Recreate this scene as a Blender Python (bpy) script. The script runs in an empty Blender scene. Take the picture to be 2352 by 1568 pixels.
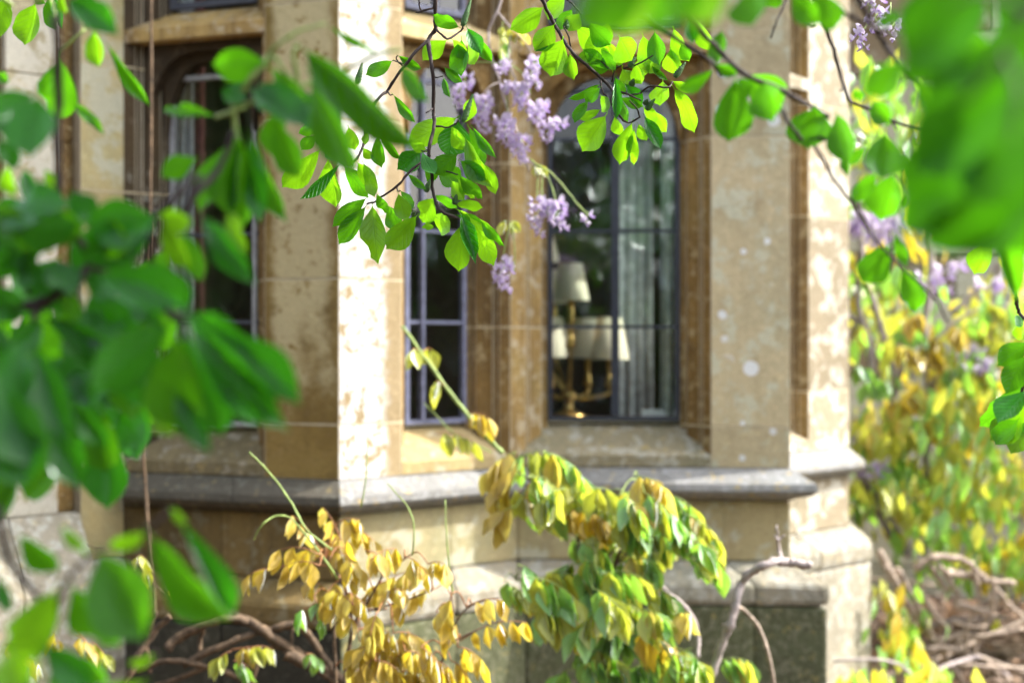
import bpy, bmesh, math, random
from mathutils import Vector, Matrix
rnd = random.Random(7)
S = bpy.context.scene
COL = S.collection
# ------------------------------------------------------------------ camera
CAMZ = 1.45
FPX = 3266.7                       # 50 mm lens on a 36 mm sensor, in pixels of a 2352 wide picture
cam_d = bpy.data.cameras.new('camera'); cam = bpy.data.objects.new('camera', cam_d); COL.objects.link(cam)
cam.location = (0, 0, CAMZ); cam.rotation_euler = (math.pi / 2, 0, 0)
cam_d.lens = 50; cam_d.sensor_width = 36; cam_d.clip_start = 0.05; cam_d.clip_end = 400
cam_d.dof.use_dof = True; cam_d.dof.focus_distance = 2.62; cam_d.dof.aperture_fstop = 2.3
S.camera = cam
# ------------------------------------------------------------------ daylight
SUN_EL, SUN_AZ = math.radians(43), math.radians(4)      # azimuth measured from +X towards +Y
SUNV = Vector((math.cos(SUN_EL) * math.cos(SUN_AZ), math.cos(SUN_EL) * math.sin(SUN_AZ), math.sin(SUN_EL)))
w = bpy.data.worlds.new('World'); S.world = w; w.use_nodes = True
nt = w.node_tree; nt.nodes.clear()
sky = nt.nodes.new('ShaderNodeTexSky'); sky.sky_type = 'NISHITA'; sky.sun_disc = False
sky.sun_elevation = SUN_EL; sky.sun_rotation = math.pi / 2 - SUN_AZ
sky.air_density = 1.0; sky.dust_density = 3.0; sky.ozone_density = 0.6
hs = nt.nodes.new('ShaderNodeHueSaturation'); hs.inputs['Saturation'].default_value = 0.45
bg = nt.nodes.new('ShaderNodeBackground'); bg.inputs['Strength'].default_value = 0.15
wo = nt.nodes.new('ShaderNodeOutputWorld')
nt.links.new(sky.outputs[0], hs.inputs['Color']); nt.links.new(hs.outputs[0], bg.inputs['Color']); nt.links.new(bg.outputs[0], wo.inputs[0])
sl = bpy.data.lights.new('sun', 'SUN'); sl.energy = 2.05; sl.angle = math.radians(0.53); sl.color = (1.0, 0.95, 0.88)
sun = bpy.data.objects.new('sun', sl); COL.objects.link(sun); sun.location = SUNV * 30
sun.rotation_euler = (-SUNV).to_track_quat('-Z', 'Y').to_euler()
S.view_settings.view_transform = 'Standard'; S.view_settings.look = 'None'
S.view_settings.gamma = 1; S.view_settings.use_curve_mapping = False
S.view_settings.exposure = 2.25
cy = S.cycles
cy.use_denoising = True; cy.max_bounces = 9; cy.diffuse_bounces = 5; cy.glossy_bounces = 4
cy.transmission_bounces = 6; cy.transparent_max_bounces = 12; cy.caustics_reflective = False; cy.caustics_refractive = False
cy.sample_clamp_indirect = 8
# ------------------------------------------------------------------ helpers
def P(u, v, d):
    return Vector(((u - 1176) / FPX * d, d, CAMZ - (v - 784) / FPX * d))
REG = {1: (0, 0, .3358), 2: (551.25, 0, .3358), 3: (1163.75, 0, .3358), 4: (1715, 0, .336),
       5: (0, 490, .3358), 6: (551.25, 490, .3358), 7: (1163.75, 490, .3358), 8: (1715, 490, .336),
       9: (0, 1016.75, .3516), 10: (551.25, 1016.75, .3516), 11: (1163.75, 1016.75, .3516), 12: (1715, 1016.75, .3516),
       13: (1194.4, 612.5, .25)}
def Q(r, x, y, d):
    a, b, k = REG[r]
    return P(a + x * k, b + y * k, d)
WL = {}                                     # world location of everything placed (translations only)
def tag(o, label=None, cat=None, group=None, kind=None):
    if label: o['label'] = label
    if cat: o['category'] = cat
    if group: o['group'] = group
    if kind: o['kind'] = kind
    return o
def thing(name, loc, label, cat, group=None):
    o = bpy.data.objects.new(name, None); COL.objects.link(o)
    o.empty_display_size = .05; o.location = loc; WL[o] = Vector(loc)
    return tag(o, label, cat, group)
def put(name, me, parent=None, loc=None, M=None, label=None, kind=None):
    o = bpy.data.objects.new(name, me); COL.objects.link(o)
    base = WL[parent] if parent else Vector((0, 0, 0))
    if parent: o.parent = parent
    if M is None: M = Matrix.Translation(loc if loc is not None else Vector((0, 0, 0)))
    o.matrix_basis = Matrix.Translation(-base) @ M
    WL[o] = M.translation.copy()
    if label: o['label'] = label
    if kind: o['kind'] = kind
    return o
def mesh(name, verts, faces, mats, fm=None, smooth=False, uv=None):
    me = bpy.data.meshes.new(name)
    me.from_pydata([tuple(v) for v in verts], [], faces)
    for m in (mats if isinstance(mats, (list, tuple)) else [mats]): me.materials.append(m)
    if fm: me.polygons.foreach_set('material_index', fm)
    if smooth: me.polygons.foreach_set('use_smooth', [True] * len(faces))
    if uv:
        l = me.uv_layers.new(name='UVMap')
        flat = []
        for p in me.polygons:
            for vi in p.vertices: flat += list(uv[vi])
        l.data.foreach_set('uv', flat)
    me.update()
    return me
def solid(name, verts, faces, mats, parent=None, fm=None, smooth=False, bevel=0, label=None, kind=None, segs=2):
    """world-space geometry -> one mesh object with its origin in the middle"""
    vs = [Vector(v) for v in verts]
    c = sum(vs, Vector()) / len(vs)
    me = mesh(name, [v - c for v in vs], faces, mats, fm, smooth)
    bm = bmesh.new(); bm.from_mesh(me)
    bmesh.ops.recalc_face_normals(bm, faces=bm.faces)
    if bevel:
        bmesh.ops.bevel(bm, geom=[e for e in bm.edges if e.calc_face_angle(0) > .5], offset=bevel, segments=segs, affect='EDGES', profile=.6)
    bm.to_mesh(me); bm.free()
    return put(name, me, parent, c, label=label, kind=kind)
def prism(name, plan, z0, z1, mats, parent, side=None, bevel=.006, label=None):
    n = len(plan)
    v = [Vector((x, y, z0)) for x, y in plan] + [Vector((x, y, z1)) for x, y in plan]
    f = [tuple(range(n))[::-1], tuple(range(n, 2 * n))] + [(i, (i + 1) % n, n + (i + 1) % n, n + i) for i in range(n)]
    fm = None
    if side: fm = [0, 0] + side
    return solid(name, v, f, mats, parent, fm, bevel=bevel, label=label)
def tube_data(pts, radii, n=7, wob=0.0, r=rnd):
    pts = [Vector(p) for p in pts]
    V, F = [], []
    up = Vector((.3, -.8, .5)).normalized()
    for i, p in enumerate(pts):
        t = (pts[min(i + 1, len(pts) - 1)] - pts[max(i - 1, 0)]).normalized()
        a = t.cross(up)
        if a.length < 1e-3: a = t.cross(Vector((1, 0, 0)))
        a.normalize(); b = t.cross(a); up = a.cross(t)
        for k in range(n):
            an = 2 * math.pi * k / n
            rr = radii[i] * (1 + r.uniform(-wob, wob))
            V.append(p + (a * math.cos(an) + b * math.sin(an)) * rr)
    for i in range(len(pts) - 1):
        for k in range(n):
            F.append((i * n + k, i * n + (k + 1) % n, (i + 1) * n + (k + 1) % n, (i + 1) * n + k))
    F.append(tuple(range(n))[::-1]); F.append(tuple((len(pts) - 1) * n + k for k in range(n)))
    return V, F
def smooth_path(pts, sub=4, jit=0, r=rnd):
    pts = [Vector(p) for p in pts]
    out = []
    for i in range(len(pts) - 1):
        p0, p1, p2, p3 = pts[max(i - 1, 0)], pts[i], pts[i + 1], pts[min(i + 2, len(pts) - 1)]
        for k in range(sub):
            t = k / sub
            q = .5 * ((2 * p1) + (p2 - p0) * t + (2 * p0 - 5 * p1 + 4 * p2 - p3) * t * t + (3 * p1 - p0 - 3 * p2 + p3) * t ** 3)
            if jit and (i or k): q += Vector((r.uniform(-jit, jit), r.uniform(-jit, jit), r.uniform(-jit, jit)))
            out.append(q)
    out.append(pts[-1])
    return out
def tube(name, pts, r0, r1, m, parent, n=7, sub=4, jit=0, wob=.08, label=None, kind=None):
    pp = smooth_path(pts, sub, jit)
    k = len(pp)
    V, F = tube_data(pp, [(r0 + (r1 - r0) * i / (k - 1)) * (1 + wob * 1.3 * math.sin(i * 2.3 + r0 * 4000) * math.sin(i * .9 + k)) for i in range(k)], n, wob)
    o = solid(name, V, F, m, parent, smooth=True, label=label, kind=kind)
    return o, pp
# ------------------------------------------------------------------ materials
class NB:
    def __init__(s, name):
        s.m = bpy.data.materials.new(name); s.m.use_nodes = True; s.t = s.m.node_tree; s.t.nodes.clear()
        s.out = s.n('ShaderNodeOutputMaterial')
    def n(s, typ, **kw):
        nd = s.t.nodes.new(typ)
        for k, v in kw.items():
            if hasattr(nd, k) and k not in nd.inputs: setattr(nd, k, v)
            else: s.inp(nd, k, v)
        return nd
    def inp(s, nd, k, v):
        i = nd.inputs[k]
        if hasattr(v, 'is_output'): s.t.links.new(v, i)
        elif isinstance(v, bpy.types.Node): s.t.links.new(v.outputs[0], i)
        else:
            if hasattr(i.default_value, '__len__') and len(i.default_value) == 4 and len(v) == 3: v = (*v, 1)
            i.default_value = v
    def math(s, op, a, b=None, c=None, clamp=False):
        nd = s.t.nodes.new('ShaderNodeMath'); nd.operation = op; nd.use_clamp = clamp
        for i, x in enumerate((a, b, c)):
            if x is not None: s.inp(nd, i, x)
        return nd.outputs[0]
    def mix(s, f, a, b, mode='MIX'):
        nd = s.t.nodes.new('ShaderNodeMix'); nd.data_type = 'RGBA'; nd.blend_type = mode
        s.inp(nd, 0, f); s.inp(nd, 6, a); s.inp(nd, 7, b)
        return nd.outputs[2]
    def noise(s, vec, scale, detail=4, rough=.6):
        nd = s.n('ShaderNodeTexNoise', Scale=scale, Detail=detail, Roughness=rough)
        if vec is not None: s.inp(nd, 'Vector', vec)
        return nd.outputs['Fac']
    def step(s, x, lo, hi):
        nd = s.t.nodes.new('ShaderNodeMapRange'); nd.interpolation_type = 'SMOOTHSTEP'
        s.inp(nd, 0, x); nd.inputs[1].default_value = lo; nd.inputs[2].default_value = hi
        return nd.outputs[0]
    def pos(s, scale=(1, 1, 1), off=(0, 0, 0)):
        g = s.n('ShaderNodeNewGeometry')
        mp = s.n('ShaderNodeMapping', Scale=scale, Location=off); s.t.links.new(g.outputs['Position'], mp.inputs['Vector'])
        return mp.outputs[0]
    def end(s, shader):
        s.t.links.new(shader.outputs[0] if isinstance(shader, bpy.types.Node) else shader, s.out.inputs[0]); return s.m
def stone(name, c1, c2, c3, dark=.35, lich=None, spots=0, spotc=(.62, .64, .58), band=None, streak=0, rough=.88, seed=0, bumpk=.5, yel=0, speck=.55):
    b = NB(name); p = b.pos(off=(seed, seed * .7, 0))
    n1 = b.noise(p, 2.6, 8, .68); col = b.mix(b.step(n1, .36, .64), c1, c2)
    n2 = b.noise(p, 8.5, 9, .7); col = b.mix(b.math('MULTIPLY', b.step(n2, .5, .72), dark), col, c3)
    alg = b.noise(b.pos(off=(seed + 7, 2, 5)), 1.7, 7, .6); col = b.mix(b.math('MULTIPLY', b.step(alg, .5, .68), .4), col, (c1[0] * .72, c1[1] * .86, c1[2] * .9))
    sk = b.noise(p, 34, 7, .72); sk2 = b.noise(p, 62, 6, .75)
    col = b.mix(b.math('MULTIPLY', b.step(sk, .54, .64), speck * .75), col, tuple(min(.8, v * 1.45 + .05) for v in c1))
    col = b.mix(b.math('MULTIPLY', b.step(sk2, .56, .66), speck), col, c3)
    if not streak: streak = .18
    if streak:
        ps = b.pos(scale=(14, 14, .8), off=(seed, 0, 0)); n5 = b.noise(ps, 1.4, 5, .6)
        col = b.mix(b.math('MULTIPLY', b.step(n5, .48, .68), streak), col, c3)
    if lich:
        lc, amt, sc = lich
        n3 = b.noise(p, sc * 1.9, 10, .68)
        f = b.step(b.math('ADD', n3, b.math('MULTIPLY', b.math('SUBTRACT', n2, .5), .25)), .64 - amt * .3, .73 - amt * .3)
        if band:
            for ax, cen, half in band:
                g = b.n('ShaderNodeNewGeometry'); dp = b.n('ShaderNodeVectorMath', operation='DOT_PRODUCT')
                b.t.links.new(g.outputs['Position'], dp.inputs[0]); dp.inputs[1].default_value = ax
                dist = b.math('ABSOLUTE', b.math('SUBTRACT', dp.outputs['Value'], cen))
                wob = b.math('ADD', dist, b.math('MULTIPLY', b.math('SUBTRACT', n2, .5), half * 1.3))
                f = b.math('MULTIPLY', f, b.math('SUBTRACT', 1, b.step(wob, half * .7, half * 1.15)))
        col = b.mix(b.math('MULTIPLY', f, .66), col, lc)
    if spots:
        vo = b.n('ShaderNodeTexVoronoi', Scale=12.0, Randomness=1.0); b.inp(vo, 'Vector', b.pos(scale=(1, 0, 1), off=(seed, 0, 0)))
        sep = b.n('ShaderNodeSeparateColor'); b.t.links.new(vo.outputs['Color'], sep.inputs[0])
        rad = b.math('MULTIPLY', b.math('SUBTRACT', sep.outputs[0], 1 - spots), .55)
        wd = b.math('ADD', vo.outputs['Distance'], b.math('MULTIPLY', b.math('SUBTRACT', n2, .5), .22))
        f = b.math('MULTIPLY', b.step(b.math('SUBTRACT', rad, wd), -.02, .05), b.step(b.noise(b.pos(off=(seed, 9, 4)), 3.2, 2), .36, .44))
        col = b.mix(b.math('MULTIPLY', f, .8), col, spotc)
    if yel:
        n6 = b.noise(p, 34, 4, .6); col = b.mix(b.math('MULTIPLY', b.step(n6, .6, .66), yel), col, (.42, .30, .05))
    oi = b.n('ShaderNodeObjectInfo')
    col = b.mix(1.0, col, b.mix(oi.outputs['Random'], (.80, .785, .75), (1.17, 1.16, 1.15)), 'MULTIPLY')
    gr = b.noise(p, 150, 3, .7); col = b.mix(.5, col, b.mix(b.step(gr, .3, .7), (.72, .72, .72), (1.12, 1.12, 1.12)), 'MULTIPLY')
    n4 = b.noise(p, 30, 8, .75)
    bu = b.n('ShaderNodeBump', Strength=bumpk, Distance=.012, Height=b.math('ADD', n4, b.math('MULTIPLY', gr, .3)))
    return b.end(b.n('ShaderNodeBsdfPrincipled', **{'Base Color': col, 'Roughness': rough, 'Normal': bu}))
def plain(name, c, rough=.6, metal=0, var=.25, sc=30, bump=0):
    b = NB(name); n1 = b.noise(b.n('ShaderNodeTexCoord').outputs['Object'], sc, 5)
    col = b.mix(b.step(n1, .3, .7), tuple(x * (1 - var) for x in c), tuple(min(1, x * (1 + var)) for x in c))
    kw = {'Base Color': col, 'Roughness': rough, 'Metallic': metal}
    if bump: kw['Normal'] = b.n('ShaderNodeBump', Strength=bump, Distance=.004, Height=n1)
    return b.end(b.n('ShaderNodeBsdfPrincipled', **kw))
HONEY, HONEY2, BROWN, PALE = (.49, .375, .17), (.40, .28, .11), (.19, .115, .035), (.60, .57, .45)
FT1 = (.94, -.342, 0); FT2 = (.77, .638, 0)
st_side = stone('honey_stone', HONEY, (.44, .345, .17), BROWN, .4, (PALE, .3, 7), seed=3)
st_f1 = stone('shade_brown_bleached_stone', (.17, .108, .022), (.25, .17, .045), (.085, .05, .01), .6, ((.60, .53, .31), .98, 16), band=[((0, 0, 1), CAMZ + .62, .74), (FT1, -.515 - 1.539 - .13 - .0, .11)], seed=1)  # base browns darkened for the shade on this face, plus stain and lichen
st_f2 = stone('lichen_crusted_stone', (.285, .22, .12), (.25, .188, .095), (.22, .15, .07), .4, ((.62, .66, .69), .8, 15), band=[(FT2, 2.449 + .085, .10)], seed=5)
st_f3 = stone('spotted_grey_stone', (.44, .37, .225), (.35, .305, .185), (.20, .15, .075), .5, ((.46, .48, .37), .45, 5), spots=.66, spotc=(.66, .70, .74), seed=8, yel=.1)
st_rev = stone('ochre_reveal_stone', (.26, .16, .045), (.15, .088, .022), (.05, .03, .01), .5, ((.44, .36, .2), .35, 14), seed=2, streak=.4)
st_dark = stone('dark_brown_stone', (.065, .04, .014), (.038, .024, .009), (.014, .01, .006), .5, ((.5, .5, .42), .42, 17), band=[((0, 0, 1), CAMZ + .02, .50)], seed=4, streak=.5)  # near-black brown with a band of pale lichen
st_mould = stone('moulded_stone', (.42, .29, .10), (.30, .19, .06), (.13, .08, .03), .45, ((.52, .46, .34), .4, 12), seed=11, streak=.6)
st_sill = stone('grey_sill_stone', (.31, .26, .16), (.22, .205, .125), (.12, .10, .05), .4, ((.46, .46, .4), .45, 10), seed=6, yel=.45)
st_string = stone('weathered_grey_stone', (.23, .23, .225), (.17, .17, .165), (.085, .08, .06), .5, ((.34, .355, .36), .4, 26), seed=9, yel=.6, speck=.4)
st_base = stone('base_stone', (.42, .35, .18), (.34, .31, .17), (.20, .15, .08), .4, ((.48, .48, .38), .4, 5), seed=12, streak=.3)
st_moss = stone('mossy_plinth_stone', (.125, .14, .065), (.085, .095, .042), (.04, .035, .018), .6, ((.24, .24, .16), .42, 24), seed=14, yel=.35, bumpk=.9, speck=.8)
st_plslope = stone('grey_plinth_stone', (.30, .27, .20), (.23, .21, .16), (.10, .095, .06), .5, ((.42, .42, .37), .5, 12), seed=15, yel=.3)
st_left = stone('lichened_pale_stone', (.40, .35, .22), (.33, .30, .19), (.17, .12, .06), .4, ((.62, .61, .54), .75, 5), seed=17)
st_left2 = stone('greenish_pale_stone', (.36, .32, .165), (.44, .345, .15), (.22, .18, .09), .3, ((.44, .45, .36), .5, 3), seed=19)
st_far = stone('sunny_far_stone', (.27, .225, .148), (.235, .197, .127), (.3, .24, .15), .35, ((.64, .63, .56), .5, 6), seed=21)
st_shade_base = stone('shade_dark_damp_base_stone', (.20, .135, .042), (.125, .085, .026), (.03, .02, .008), .6, ((.26, .23, .14), .35, 8), seed=41, streak=.4)  # damp brown, darkened further for the shade low on the left face
st_shade_plinth = stone('shade_dark_damp_plinth_stone', (.045, .04, .022), (.03, .026, .016), (.015, .012, .008), .5, ((.12, .11, .08), .3, 14), seed=43)  # damp plinth copy with the deep shade at the foot put into its colour
mortar = stone('lime_mortar', (.42, .37, .27), (.36, .31, .22), (.2, .17, .1), .3, seed=23)
st_shade_ledge = stone('shade_dark_ledge_stone', (.085, .075, .055), (.06, .055, .04), (.03, .027, .018), .5, ((.15, .15, .12), .35, 20), seed=45, yel=.25)  # darker copy of the ledge stone, standing in for shade on the left face
st_shade_sill = stone('shade_dark_sill_stone', (.19, .15, .075), (.14, .115, .055), (.07, .055, .025), .5, ((.32, .3, .24), .4, 9), seed=47, yel=.2)  # sill copy with the shade of the left face in its colour
m_mortar = plain('pale_lime_mortar', (.50, .42, .25), .9)
m_iron = plain('dark_blue_window_iron', (.016, .02, .034), .45)
m_lit_edge = plain('pale_lit_edge_frame', (.30, .31, .32), .7)  # pale grey imitates the lit moulding edge around the shaded window
m_lead1 = plain('dark_grey_window_lead', (.05, .055, .075), .5)
m_lead = plain('grey_blue_window_lead', (.11, .12, .19), .5)
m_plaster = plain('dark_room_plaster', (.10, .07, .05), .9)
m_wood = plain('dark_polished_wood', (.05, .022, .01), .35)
m_curtain = plain('pale_grey_curtain_cloth', (.66, .70, .74), .9)
m_red = plain('faded_red_curtain_cloth', (.30, .11, .11), .9)
m_linen = plain('white_lining_cloth', (.6, .6, .66), .9)
m_gold = plain('antique_gilt_metal', (.55, .36, .12), .3, .85)
m_white = plain('white_painted_card', (.8, .8, .8), .6, var=.05)
def glassmat():
    b = NB('old_window_glass')
    n1 = b.noise(b.pos(), 5, 2)
    bu = b.n('ShaderNodeBump', Strength=.05, Distance=.02, Height=n1)
    fr = b.n('ShaderNodeFresnel', IOR=1.55); b.t.links.new(bu.outputs[0], fr.inputs['Normal'])
    gl = b.n('ShaderNodeBsdfGlossy', Roughness=.01, Color=(1, 1, 1)); b.t.links.new(bu.outputs[0], gl.inputs['Normal'])
    tr = b.n('ShaderNodeBsdfTransparent', Color=(.93, .96, .94))
    ge = b.n('ShaderNodeNewGeometry'); ff = b.math('MULTIPLY', fr.outputs[0], b.math('SUBTRACT', 1, ge.outputs['Backfacing']))
    mx = b.n('ShaderNodeMixShader'); b.t.links.new(ff, mx.inputs[0]); b.t.links.new(tr.outputs[0], mx.inputs[1]); b.t.links.new(gl.outputs[0], mx.inputs[2])
    return b.end(mx)
m_glass = glassmat()
def shade_mat():
    b = NB('ivory_lampshade_cloth')
    d = b.n('ShaderNodeBsdfDiffuse', Color=(.82, .76, .62)); t = b.n('ShaderNodeBsdfTranslucent', Color=(.7, .55, .34))
    mx = b.n('ShaderNodeMixShader', Fac=.35); b.t.links.new(d.outputs[0], mx.inputs[1]); b.t.links.new(t.outputs[0], mx.inputs[2])
    return b.end(mx)
m_shade = shade_mat()
def leafmat(name, dif, trn, tw=.5, rough=.3, var=.3, gloss=1.0, hue=0, tint2=None):
    """thin leaf: diffuse + light let through + a waxy surface, midrib and side veins from the leaf's own UVs"""
    b = NB(name)
    oi = b.n('ShaderNodeObjectInfo'); rn = oi.outputs['Random']
    uv = b.n('ShaderNodeUVMap'); sp = b.n('ShaderNodeSeparateXYZ'); b.t.links.new(uv.outputs[0], sp.inputs[0])
    x = b.math('ABSOLUTE', b.math('SUBTRACT', sp.outputs[0], .5)); y = sp.outputs[1]
    mid = b.math('SUBTRACT', 1, b.step(x, .012, .035))
    fr = b.math('FRACT', b.math('SUBTRACT', b.math('MULTIPLY', y, 9), b.math('MULTIPLY', x, 5)))
    side = b.math('SUBTRACT', 1, b.step(b.math('ABSOLUTE', b.math('SUBTRACT', fr, .5)), .03, .16))
    vein = b.math('MAXIMUM', mid, b.math('MULTIPLY', side, .7))
    nz = b.noise(b.n('ShaderNodeTexCoord').outputs['Object'], 5, 4)
    k = b.math('ADD', b.math('MULTIPLY', b.math('SUBTRACT', rn, .5), var * 1.6), b.math('MULTIPLY', b.math('SUBTRACT', nz, .5), 1.0))
    def vary(c):
        lo = tuple(v * (1 - var) for v in c); hi = tuple(min(1, v * (1 + var)) for v in c)
        if tint2: hi = tint2 if c is dif else tuple(min(1, v * 2.2) for v in tint2)
        return b.mix(b.math('ADD', k, .5, clamp=True), lo, hi)
    cd = b.mix(b.math('MULTIPLY', vein, .6), vary(dif), tuple(min(1, v * 1.9 + .02) for v in dif))
    ct = b.mix(b.math('MULTIPLY', vein, .55), vary(trn), tuple(v * .55 for v in trn))
    nb = b.noise(b.n('ShaderNodeTexCoord').outputs['Object'], 9, 3); ble = b.math('MULTIPLY', b.step(nb, .69, .73), .7)
    cd = b.mix(ble, cd, (.12, .075, .02)); ct = b.mix(ble, ct, (.14, .09, .01))
    bu = b.n('ShaderNodeBump', Strength=.6, Distance=.003, Height=b.math('SUBTRACT', 1, vein))
    d = b.n('ShaderNodeBsdfDiffuse', Color=cd, Normal=bu); t = b.n('ShaderNodeBsdfTranslucent', Color=ct)
    m1 = b.n('ShaderNodeMixShader', Fac=tw); b.t.links.new(d.outputs[0], m1.inputs[1]); b.t.links.new(t.outputs[0], m1.inputs[2])
    g = b.n('ShaderNodeBsdfGlossy', Roughness=rough, Color=(.9, .95, 1), Normal=bu)
    fz = b.n('ShaderNodeFresnel', IOR=1.42)
    m2 = b.n('ShaderNodeMixShader', Fac=b.math('MULTIPLY', fz, gloss)); b.t.links.new(m1.outputs[0], m2.inputs[1]); b.t.links.new(g.outputs[0], m2.inputs[2])
    return b.end(m2)
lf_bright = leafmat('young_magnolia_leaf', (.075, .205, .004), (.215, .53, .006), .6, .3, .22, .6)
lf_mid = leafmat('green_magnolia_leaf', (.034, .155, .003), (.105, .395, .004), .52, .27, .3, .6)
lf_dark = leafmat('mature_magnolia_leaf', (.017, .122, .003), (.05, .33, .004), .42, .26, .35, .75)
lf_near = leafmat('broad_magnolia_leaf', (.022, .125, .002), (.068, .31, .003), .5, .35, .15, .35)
lf_hedge_shade = leafmat('shade_dark_hedge_leaf', (.012, .035, .006), (.02, .06, .005), .3, .5, .4, .3)  # darkened green stands in for shade in the hedge, mostly its left side
lf_copper = leafmat('copper_wisteria_leaflet', (.64, .40, .07), (.88, .60, .05), .5, .4, .3, 1.3, tint2=(.62, .48, .09))
lf_lime = leafmat('lime_wisteria_leaflet', (.40, .49, .035), (.62, .76, .03), .5, .38, .3, 1.9, tint2=(.54, .55, .05))
lf_green = leafmat('green_wisteria_leaflet', (.18, .42, .06), (.38, .72, .06), .5, .38, .35, 2.4)
lf_orange = leafmat('orange_wisteria_leaflet', (.60, .42, .06), (.85, .64, .04), .5, .35, .3, 1.0)
m_bark = plain('dark_magnolia_bark', (.026, .014, .012), .8, sc=60, bump=.5)
m_vine = plain('grey_brown_vine_bark', (.33, .26, .20), .85, sc=55, bump=1, var=.45)
m_vpale = plain('bleached_vine_bark', (.34, .29, .275), .85, sc=40, bump=.6)
m_vdark = plain('brown_vine_bark', (.105, .068, .038), .85, sc=55, bump=1, var=.5)
m_shoot = plain('green_vine_shoot', (.22, .30, .07), .6, sc=50)
m_redstem = plain('reddish_leaf_stalk', (.30, .13, .05), .6, sc=50)
m_bud = plain('green_seed_spike', (.04, .12, .02), .6, sc=300, bump=.8)
m_pet1 = leafmat('pale_lilac_petal', (.66, .58, .76), (.70, .60, .82), .4, .5, .12, .3)
m_pet2 = leafmat('violet_petal', (.42, .29, .62), (.52, .36, .78), .4, .5, .2, .3)
# ------------------------------------------------------------------ ground
def ground_mat():
    b = NB('leaf_mould_soil'); p = b.pos()
    n1 = b.noise(p, 3, 9, .7); n2 = b.noise(p, 40, 6, .7)
    col = b.mix(b.step(n1, .35, .65), (.055, .034, .02), (.15, .095, .06)); col = b.mix(b.math('MULTIPLY', b.step(n2, .5, .68), .7), col, (.26, .18, .12))
    bu = b.n('ShaderNodeBump', Strength=.9, Distance=.03, Height=n2)
    return b.end(b.n('ShaderNodeBsdfPrincipled', **{'Base Color': col, 'Roughness': .95, 'Normal': bu}))
m_soil = ground_mat()
V, F = [], []
from mathutils import noise as mnoise
GX = [-60, -25, -12, -7] + [-4 + .25 * i for i in range(37)] + [7, 12, 25, 60]
GY = [-60, -25, -10, -4, 0, 1.5] + [2.5 + .25 * i for i in range(31)] + [12, 16, 25, 60]
def gz(x, y):
    near = 1.0 if (-4.2 < x < 5.3 and 2.3 < y < 10.2) else 0.0
    return near * (.06 * mnoise.noise(Vector((x * 1.7, y * 1.7, 0))) + .03 * mnoise.noise(Vector((x * 6, y * 6, 3))))
for y in GY:
    for x in GX: V.append((x, y, gz(x, y)))
nx = len(GX)
for j in range(len(GY) - 1):
    for i in range(nx - 1): F.append((j * nx + i, j * nx + i + 1, (j + 1) * nx + i + 1, (j + 1) * nx + i))
put('ground', mesh('ground', V, F, m_soil, smooth=True), kind='structure')
# ------------------------------------------------------------------ the house: zigzag bay of stone piers and traceried lights
V2 = lambda x, y: Vector((x, y))
T2 = V2(.77, .638).normalized(); P0 = V2(-1.302, 4.774)
poly = [P0 - T2 * .62, P0, V2(-.548, 4.5), V2(.02, 4.97), V2(.962, 4.92), V2(.853, 5.37), V2(1.39, 5.868), V2(1.62, 7.6)]
TAN = [(poly[i + 1] - poly[i]).normalized() for i in range(len(poly) - 1)]
NOR = [V2(t.y, -t.x) for t in TAN]
def pt(i, t, s=0.0): return poly[i] + TAN[i] * t - NOR[i] * s
def off(i, o):
    if i == 0: return poly[0] + NOR[0] * o
    if i == len(poly) - 1: return poly[i] + NOR[i - 1] * o
    a, b = NOR[i - 1], NOR[i]
    m = (a + b).normalized(); return poly[i] + m * (o / max(.35, m.dot(a)))
def Z(z): return CAMZ + z
house = thing('stone_house', (0, 4.9, 0), 'old honey stone house front with zigzag bay, arched leaded windows and mossy plinth', 'house')
def sweep(name, i, prof, m, f0=0, f1=1, gap=.0005, bevel=.003, label=None):
    L = (poly[i + 1] - poly[i]).length
    g = gap / L
    vs = []
    for f in (f0 + g, f1 - g):
        for o, z in prof:
            q = off(i, o).lerp(off(i + 1, o), f); vs.append(Vector((q.x, q.y, Z(z))))
    n = len(prof)
    fs = [tuple(range(n)), tuple(range(n, 2 * n))[::-1]] + [(k, (k + 1) % n, n + (k + 1) % n, n + k) for k in range(n)]
    return solid(name, vs, fs, m, house, bevel=bevel, label=label)
def bar(name, i, t0, t1, prof, m, parent=None, bevel=.002, label=None):
    """prof: (setback, z) swept along facet i from t0 to t1"""
    vs = []
    for t in (t0, t1):
        for s, z in prof:
            q = pt(i, t, s); vs.append(Vector((q.x, q.y, Z(z))))
    n = len(prof)
    fs = [tuple(range(n)), tuple(range(n, 2 * n))[::-1]] + [(k, (k + 1) % n, n + (k + 1) % n, n + k) for k in range(n)]
    return solid(name, vs, fs, m, parent or house, bevel=bevel, label=label)
PROF = [(0, 0), (.026, .028), (.026, .050), (.036, .053), (.050, .072), (.070, .086), (.078, .098), (.078, .122), (.1, .128), (.1, .155)]
def jamb(i, tE, sg): return [pt(i, tE + sg * a, s) for a, s in PROF]
ZT = [-.438, -.263, .20, .71, 1.085, 1.62, 2.25]
def pier(plan, sides, mats, zs, label=None):
    for a, b in zip(zs[:-1], zs[1:]):
        prism('stone_block', plan, Z(a) + (.002 if a > -.43 else 0), Z(b) - .002, mats, house, sides, bevel=.002, label=label)
    c = sum((V2(*q) for q in plan), V2(0, 0)) / len(plan)
    for z in zs[1:-1]: prism('mortar_joint', [c + (V2(*q) - c) * .992 for q in plan], Z(z) - .0018, Z(z) + .0018, m_mortar, house, bevel=0)
L1, L2, L3, L5 = [(poly[k + 1] - poly[k]).length for k in (1, 2, 3, 5)]
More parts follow.
